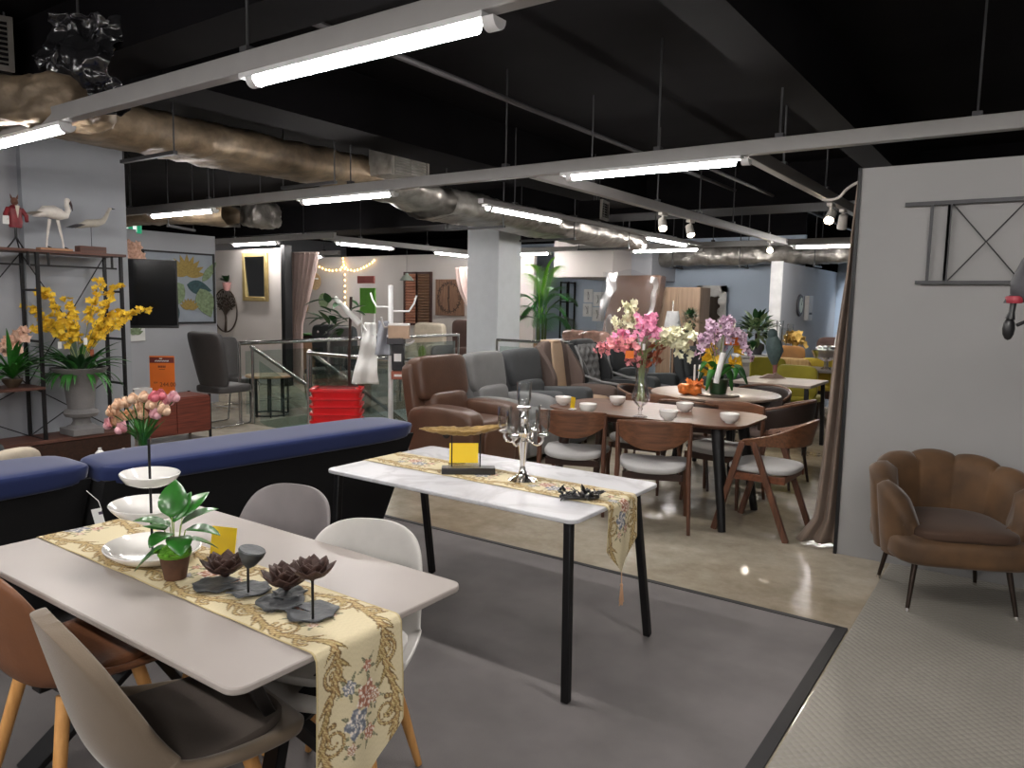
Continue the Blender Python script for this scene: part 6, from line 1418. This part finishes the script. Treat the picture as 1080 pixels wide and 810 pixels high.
# white console, plant, parrot
q = pd(797, 374, 11.4); zc = q.z; t = T('console_cabinet', 'white console cabinet behind the lilac orchids', 'cabinet', (q.x, q.y, 0), yaw-.05)
B().box((0, 0, zc-.02), (.62, .4, .04)).o('top', WHITE, t, bev=.005); B().box((0, .02, zc/2-.02), (.56, .34, zc-.05)).o('carcass', mat('pale_grey_board', (170, 166, 168), .6), t, bev=.004)
for e in (-1, 1): B().box((e*.26, -.16, zc/2-.02), (.05, .04, zc-.05)).o('frame_side', WHITE, t, bev=.004)
B().box((0, -.16, zc-.09), (.5, .04, .05)).o('frame_rail', WHITE, t, bev=.004)
for e in (-1, 1): B().box((e*.12, -.165, zc/2-.06), (.22, .02, zc-.22)).o('door', mat('pale_lilac_board', (186, 180, 186), .6), t, bev=.004)
bush('potted_plant', 'dark leafy plant with pale leaf tops on the white console', (q.x-.02, q.y+.03, zc), .27, DKGREEN, 70, True, 7, .17, .09, mat('pale_leaf', (120, 140, 100), .5, var=.3, vscale=20))
GT = Vector((-2.33, 8.62, 0)); t = T('side_table', 'square pale grey table on black legs behind the round table', 'table', GT, 0)
B().box((0, 0, .735), (.84, .84, .03)).o('tabletop', mat('pale_taupe_top', (160, 148, 140), .35), t, bev=.004)
for sx in (-1, 1):
    for sy in (-1, 1): B().beam((sx*.37, sy*.37, .72), (sx*.39, sy*.39, 0), .04, .04).o('leg', BLACK, t, smooth=False)
q = pz(814, 399, .7505); t = T('parrot_statue', 'green grey parrot statue on a perch with a curled metal foot', 'statue', q, yaw)
TEALG = mat('parrot_grey', (62, 80, 82), .6, var=.25, vscale=20); b = B()
b.tube([(.02, 0, .16), (.015, 0, .25), (0, 0, .36), (-.01, 0, .44), (-.015, 0, .50), (-.01, 0, .535)], [.03, .07, .088, .076, .048, .02], 16); b.ell((-.028, -.015, .515), (.115, .10, .12), 14); b.o('body', TEALG, t)
B().tube([(.03, 0, .2), (.03, 0, .08), (.02, 0, .03)], [.03, .022, .01], 10).o('tail', mat('parrot_tail', (120, 74, 70), .6), t)
b = B(); b.tube([(-.035, -.0, .51), (-.065, -.0, .50), (-.07, 0, .475)], [.016, .012, .003], 8); b.o('beak', BLKPLA, t)
for e in (-1, 1): B().tube([(.01+e*.05, -.02, .44), (.03+e*.06, -.02, .32), (.05, -.01, .18)], [.03, .04, .008], 10, flat=.5).o('wing', mat('parrot_wing', (50, 58, 66), .6), t)
b = B(); b.tube([(.02, 0, .0), (.02, 0, .18)], .008, 8); b.prism([(-.16, 0), (.16, 0), (.08, .045), (-.05, .05)], .05, (0, .02, 0), (1, 0, 0), (0, 0, 1)); b.tube([(.03+.035*(1-k/22)*math.cos(k*.6), -.035, .035+.035*(1-k/22)*math.sin(k*.6)) for k in range(20)], .006, 6); b.o('perch_foot', mat('taupe_metal', (140, 122, 114), .5, .3), t)
# olive chairs, far table and its things
OLV = mat('olive_velvet', (142, 134, 40), .8, sheen=.3, var=.12); OLL = mat('mustard_fabric', (190, 168, 60), .8, var=.1)
def olive(label, p, rot, m=OLV, w=.50):
    t = T('upholstered_chair', label, 'chair', (p[0], p[1], 0), rot, 'olive and mustard chairs')
    B().rbox((0, -.22, .66), (w, .07, .42), 5, 10, R=RX(.12), fn=lambda q: (q.x, q.y+.05*(q.x/.25)**2, q.z)).o('backrest', m, t); B().rbox((0, .0, .45), (w-.02, .48, .09), 5, 8).o('seat', m, t)
    for sx in (-1, 1):
        for sy in (-1, 1): B().tube([(sx*.18, sy*.16, .42), (sx*.21, sy*.22, 0)], [.02, .012], 8).o('leg', DARKWD, t)
    return t
q = pz(840, 421, .45); olive('olive velvet chair with its back to the viewer right of the pale grey table', (q.x, q.y+.22), face(.1, 1))
q = pz(783, 402, .60); olive('olive chair partly hidden left of the parrot statue', (q.x+.15, q.y+.75), face(.5, -.8))
q = pz(858, 388, .78); olive('mustard chair with a rounded back top at the far grey table', (q.x-.1, q.y+.9), face(0, 1), OLL)
q = pz(822, 388, .78); olive('pale wood coloured chair beside the white post', (q.x-.0, q.y+1.0), face(.2, 1), wood('pine', (196, 156, 96), (214, 178, 118), .5, 2))
FT = Vector((-1.75, 10.75, 0)); t = T('dining_table', 'far dark grey dining table seen left of the beige curtain', 'table', FT, 0)
B().prism(rpoly(1.7, .95, .05), .03, (0, 0, .725)).o('tabletop', mat('greige_top', (112, 104, 100), .35, var=.1), t, bev=.004); 
for sx in (-1, 1):
    for sy in (-1, 1): B().beam((sx*.7, sy*.35, .725), (sx*.75, sy*.40, 0), .06, .06).o('leg', DARKWD, t, smooth=False)
def on_far(x, y): p = pz(x, y, .7555); return p
q = on_far(846, 392); q = Vector((FT.x-.55, FT.y-.1, .7555)); t = T('wire_centrepiece', 'shiny silver bowl centrepiece with glass balls on the far table', 'ornament', q, .2)
B().lathe([(1e-6, 0), (.07, 0), (.03, .03), (.03, .1), (.16, .16), (.2, .25), (.19, .25), (.15, .17), (1e-6, .12)], (0, 0, 0), 24).o('bowl', CHROME, t)
for i in range(7): a_ = i*.9; B().ell((.1*math.cos(a_), .1*math.sin(a_), .26), (.1, .1, .1), 12).o('ball', CHROME, t)
q = Vector((FT.x+.05, FT.y+.15, .7555)); bush('potted_plant', 'small white flowered green plant on the far grey table', q, .13, GREEN, 60, True, 9, .08, .04, CREAM)
p = py(868, 372, 12.6); t = T('armchair', 'dark brown armchair against the far wall left of the curtain', 'armchair', (p.x+.1, 13.0, 0), face(.2, -1)); 
B().rbox((0, 0, .3), (.66, .66, .4), 6, 8).o('seat_base', DBR, t); B().rbox((0, -.28, .76), (.6, .14, .66), 6, 8, R=RX(.15)).o('backrest', DBR, t)
for s in (-1, 1): B().beam((s*.32, -.3, .1), (s*.32, .3, .62), .05, .07).o('arm_frame', DARKWD, t, bev=.006)
p = py(843, 370, 12.2); t = T('side_chair', 'tan chair behind the silver bowl centrepiece', 'chair', (p.x-.1, 12.0, 0), face(.2, -1)); B().rbox((0, -.2, .72), (.46, .08, .5), 5, 8, R=RX(.12)).o('backrest', mat('tan_leather', (176, 124, 66), .5), t); B().rbox((0, .0, .45), (.46, .46, .09), 5, 8).o('seat', MATS['tan_leather'], t)
for sx in (-1, 1):
    for sy in (-1, 1): B().cyl((sx*.18, sy*.17, .42), (sx*.2, sy*.2, 0), .018, .012).o('leg', DARKWD, t)
p = py(890, 372, 11.6); t = T('floor_lamp', 'lamp with a white drum shade at the edge of the beige curtain', 'lamp', (p.x, 11.6, 0)); B().lathe([(.12, p.z-.03), (.15, p.z-.03), (.12, p.z+.26), (.11, p.z+.26)], (0, 0, 0), 24).o('lamp_shade', mat('white_shade', (220, 220, 222), .7), t); B().cyl((0, 0, .02), (0, 0, p.z+.1), .015).o('pole', BLACK, t); B().lathe([(1e-6, 0), (.15, 0), (.15, .02), (1e-6, .03)], (0, 0, 0), 20).o('base', BLACK, t)
# glass vases and golden flowers by the white post, clock and wall boxes
p = px(829, 378, -3.35); t = T('console_table', 'narrow table by the partition crowded with glass vases', 'console table', (-3.38, p.y, 0)); B().box((0, 0, p.z-.02), (.36, 1.2, .04)).o('tabletop', DARKWD, t, bev=.004)
for sx in (-1, 1):
    for sy in (-1, 1): B().beam((sx*.15, sy*.55, p.z-.03), (sx*.15, sy*.55, 0), .035, .035).o('leg', DARKWD, t, smooth=False)
for k, (dy, h_, lb) in enumerate(((-.35, .62, 'left of three tall glass vases by the white post'), (-.05, .5, 'middle of three tall glass vases by the white post'), (.28, .56, 'right of three tall glass vases by the white post'))):
    o = B().lathe([(1e-6, 0), (.05, 0), (.035, .1), (.045, h_*.6), (.06, h_), (.055, h_), (.04, h_*.6), (1e-6, .05)], (0, 0, 0), 20).o('glass_vase', GLASS); o.location = (-3.38, p.y+dy, p.z); tag(o, lb, 'vase', 'tall glass vases')
t = T('flower_vase', 'golden yellow flowers in a brown vase by the white post', 'vase of flowers', (-3.28, p.y+.12, p.z)); B().lathe([(1e-6, 0), (.06, 0), (.08, .12), (.05, .2), (1e-6, .19)], (0, 0, 0), 20).o('vase', RUST, t); b = B(); rn = random.Random(21)
for i in range(30): bloom(b, Vector((rn.gauss(0, .06), rn.gauss(0, .07), .3+rn.gauss(0, .05))), .09, 5, None, .4, rn)
b.o('golden_flowers', petals('gold_petal', (190, 150, 66), (212, 178, 98)), t); B().cyl((0, 0, .15), (0, 0, .3), .02).o('stem', STEMG, t)
p = px(843, 322, -3.59); t = T('wall_clock', 'round glass wall clock on the partition beside a pale box', 'clock', (-3.59, p.y, p.z)); B().lathe([(1e-6, .03), (.19, .03), (.2, .015), (.2, 0), (1e-6, 0)], (0, 0, 0), 28, RY(PI/2)).o('clock_body', DGREY, t); B().lathe([(1e-6, .035), (.14, .035), (1e-6, .036)], (0, 0, 0), 24, RY(PI/2)).o('clock_face', mat('greenish_dial', (176, 182, 160), .4), t); B().beam((.04, 0, 0), (.04, .05, .1), .012, .004, (1, 0, 0)).o('clock_hand', BLACK, t, smooth=False)
p = px(849, 325, -3.59); t = T('wall_box', 'pale grey box on the partition right of the round clock', 'wall unit', (-3.55, p.y+.1, p.z)); B().box((0, 0, 0), (.08, .3, .46)).o('casing', mat('pale_casing', (186, 184, 182), .5), t, bev=.01); B().box((.042, 0, -.1), (.004, .2, .04)).o('vent_strip', DGREY, t, smooth=False)
for k, (X, lb) in enumerate(((857, 'left of two white upright wall boxes high on the far wall'), (866, 'right of two white upright wall boxes high on the far wall'))):
    p = py(X, 303, 17.15); t = T('wall_box', lb, 'wall unit', (p.x, 17.13, p.z), 0, 'white wall boxes'); B().box((0, 0, 0), (.16, .12, .5)).o('casing', WHITE, t, bev=.01); B().box((0, -.062, -.15), (.05, .004, .05)).o('lens_panel', DGREY, t, smooth=False)
l = bpy.data.lights.new('wall_washer', 'SPOT'); l.energy = 260; l.spot_size = math.radians(70); l.spot_blend = .8; l.color = (.9, .95, 1); lo = bpy.data.objects.new('wall_washer', l); COL.objects.link(lo); lo.location = (-2.9, 16.6, 3.2); lo.rotation_euler = (Vector((-2.9, 16.6, 3.2))-Vector((-2.7, 17.2, 1.2))).to_track_quat('Z', 'Y').to_euler()
# ================================================================ CAMERA, WORLD
cam = bpy.data.cameras.new('camera'); co = bpy.data.objects.new('camera', cam); COL.objects.link(co)
R = Matrix((RGT, UPV, -FWD)).transposed()
co.matrix_world = Matrix.Translation(EYE) @ R.to_4x4()
cam.sensor_width = 36; cam.lens = FPX/1080*36; cam.clip_start = 0.05; cam.clip_end = 100
SC.camera = co
w = bpy.data.worlds.new('world'); SC.world = w; w.use_nodes = True
w.node_tree.nodes['Background'].inputs['Color'].default_value = (0.5, 0.55, 0.6, 1); w.node_tree.nodes['Background'].inputs['Strength'].default_value = 0.02
SC.view_settings.view_transform = 'Standard'; SC.view_settings.look = 'None'; SC.view_settings.gamma = 1.0; SC.view_settings.exposure = 0.7
SC.view_settings.use_curve_mapping = False
SC.cycles.max_bounces = 8; SC.cycles.transparent_max_bounces = 16; SC.cycles.use_denoising = True
SC.cycles.sample_clamp_indirect = 4.0
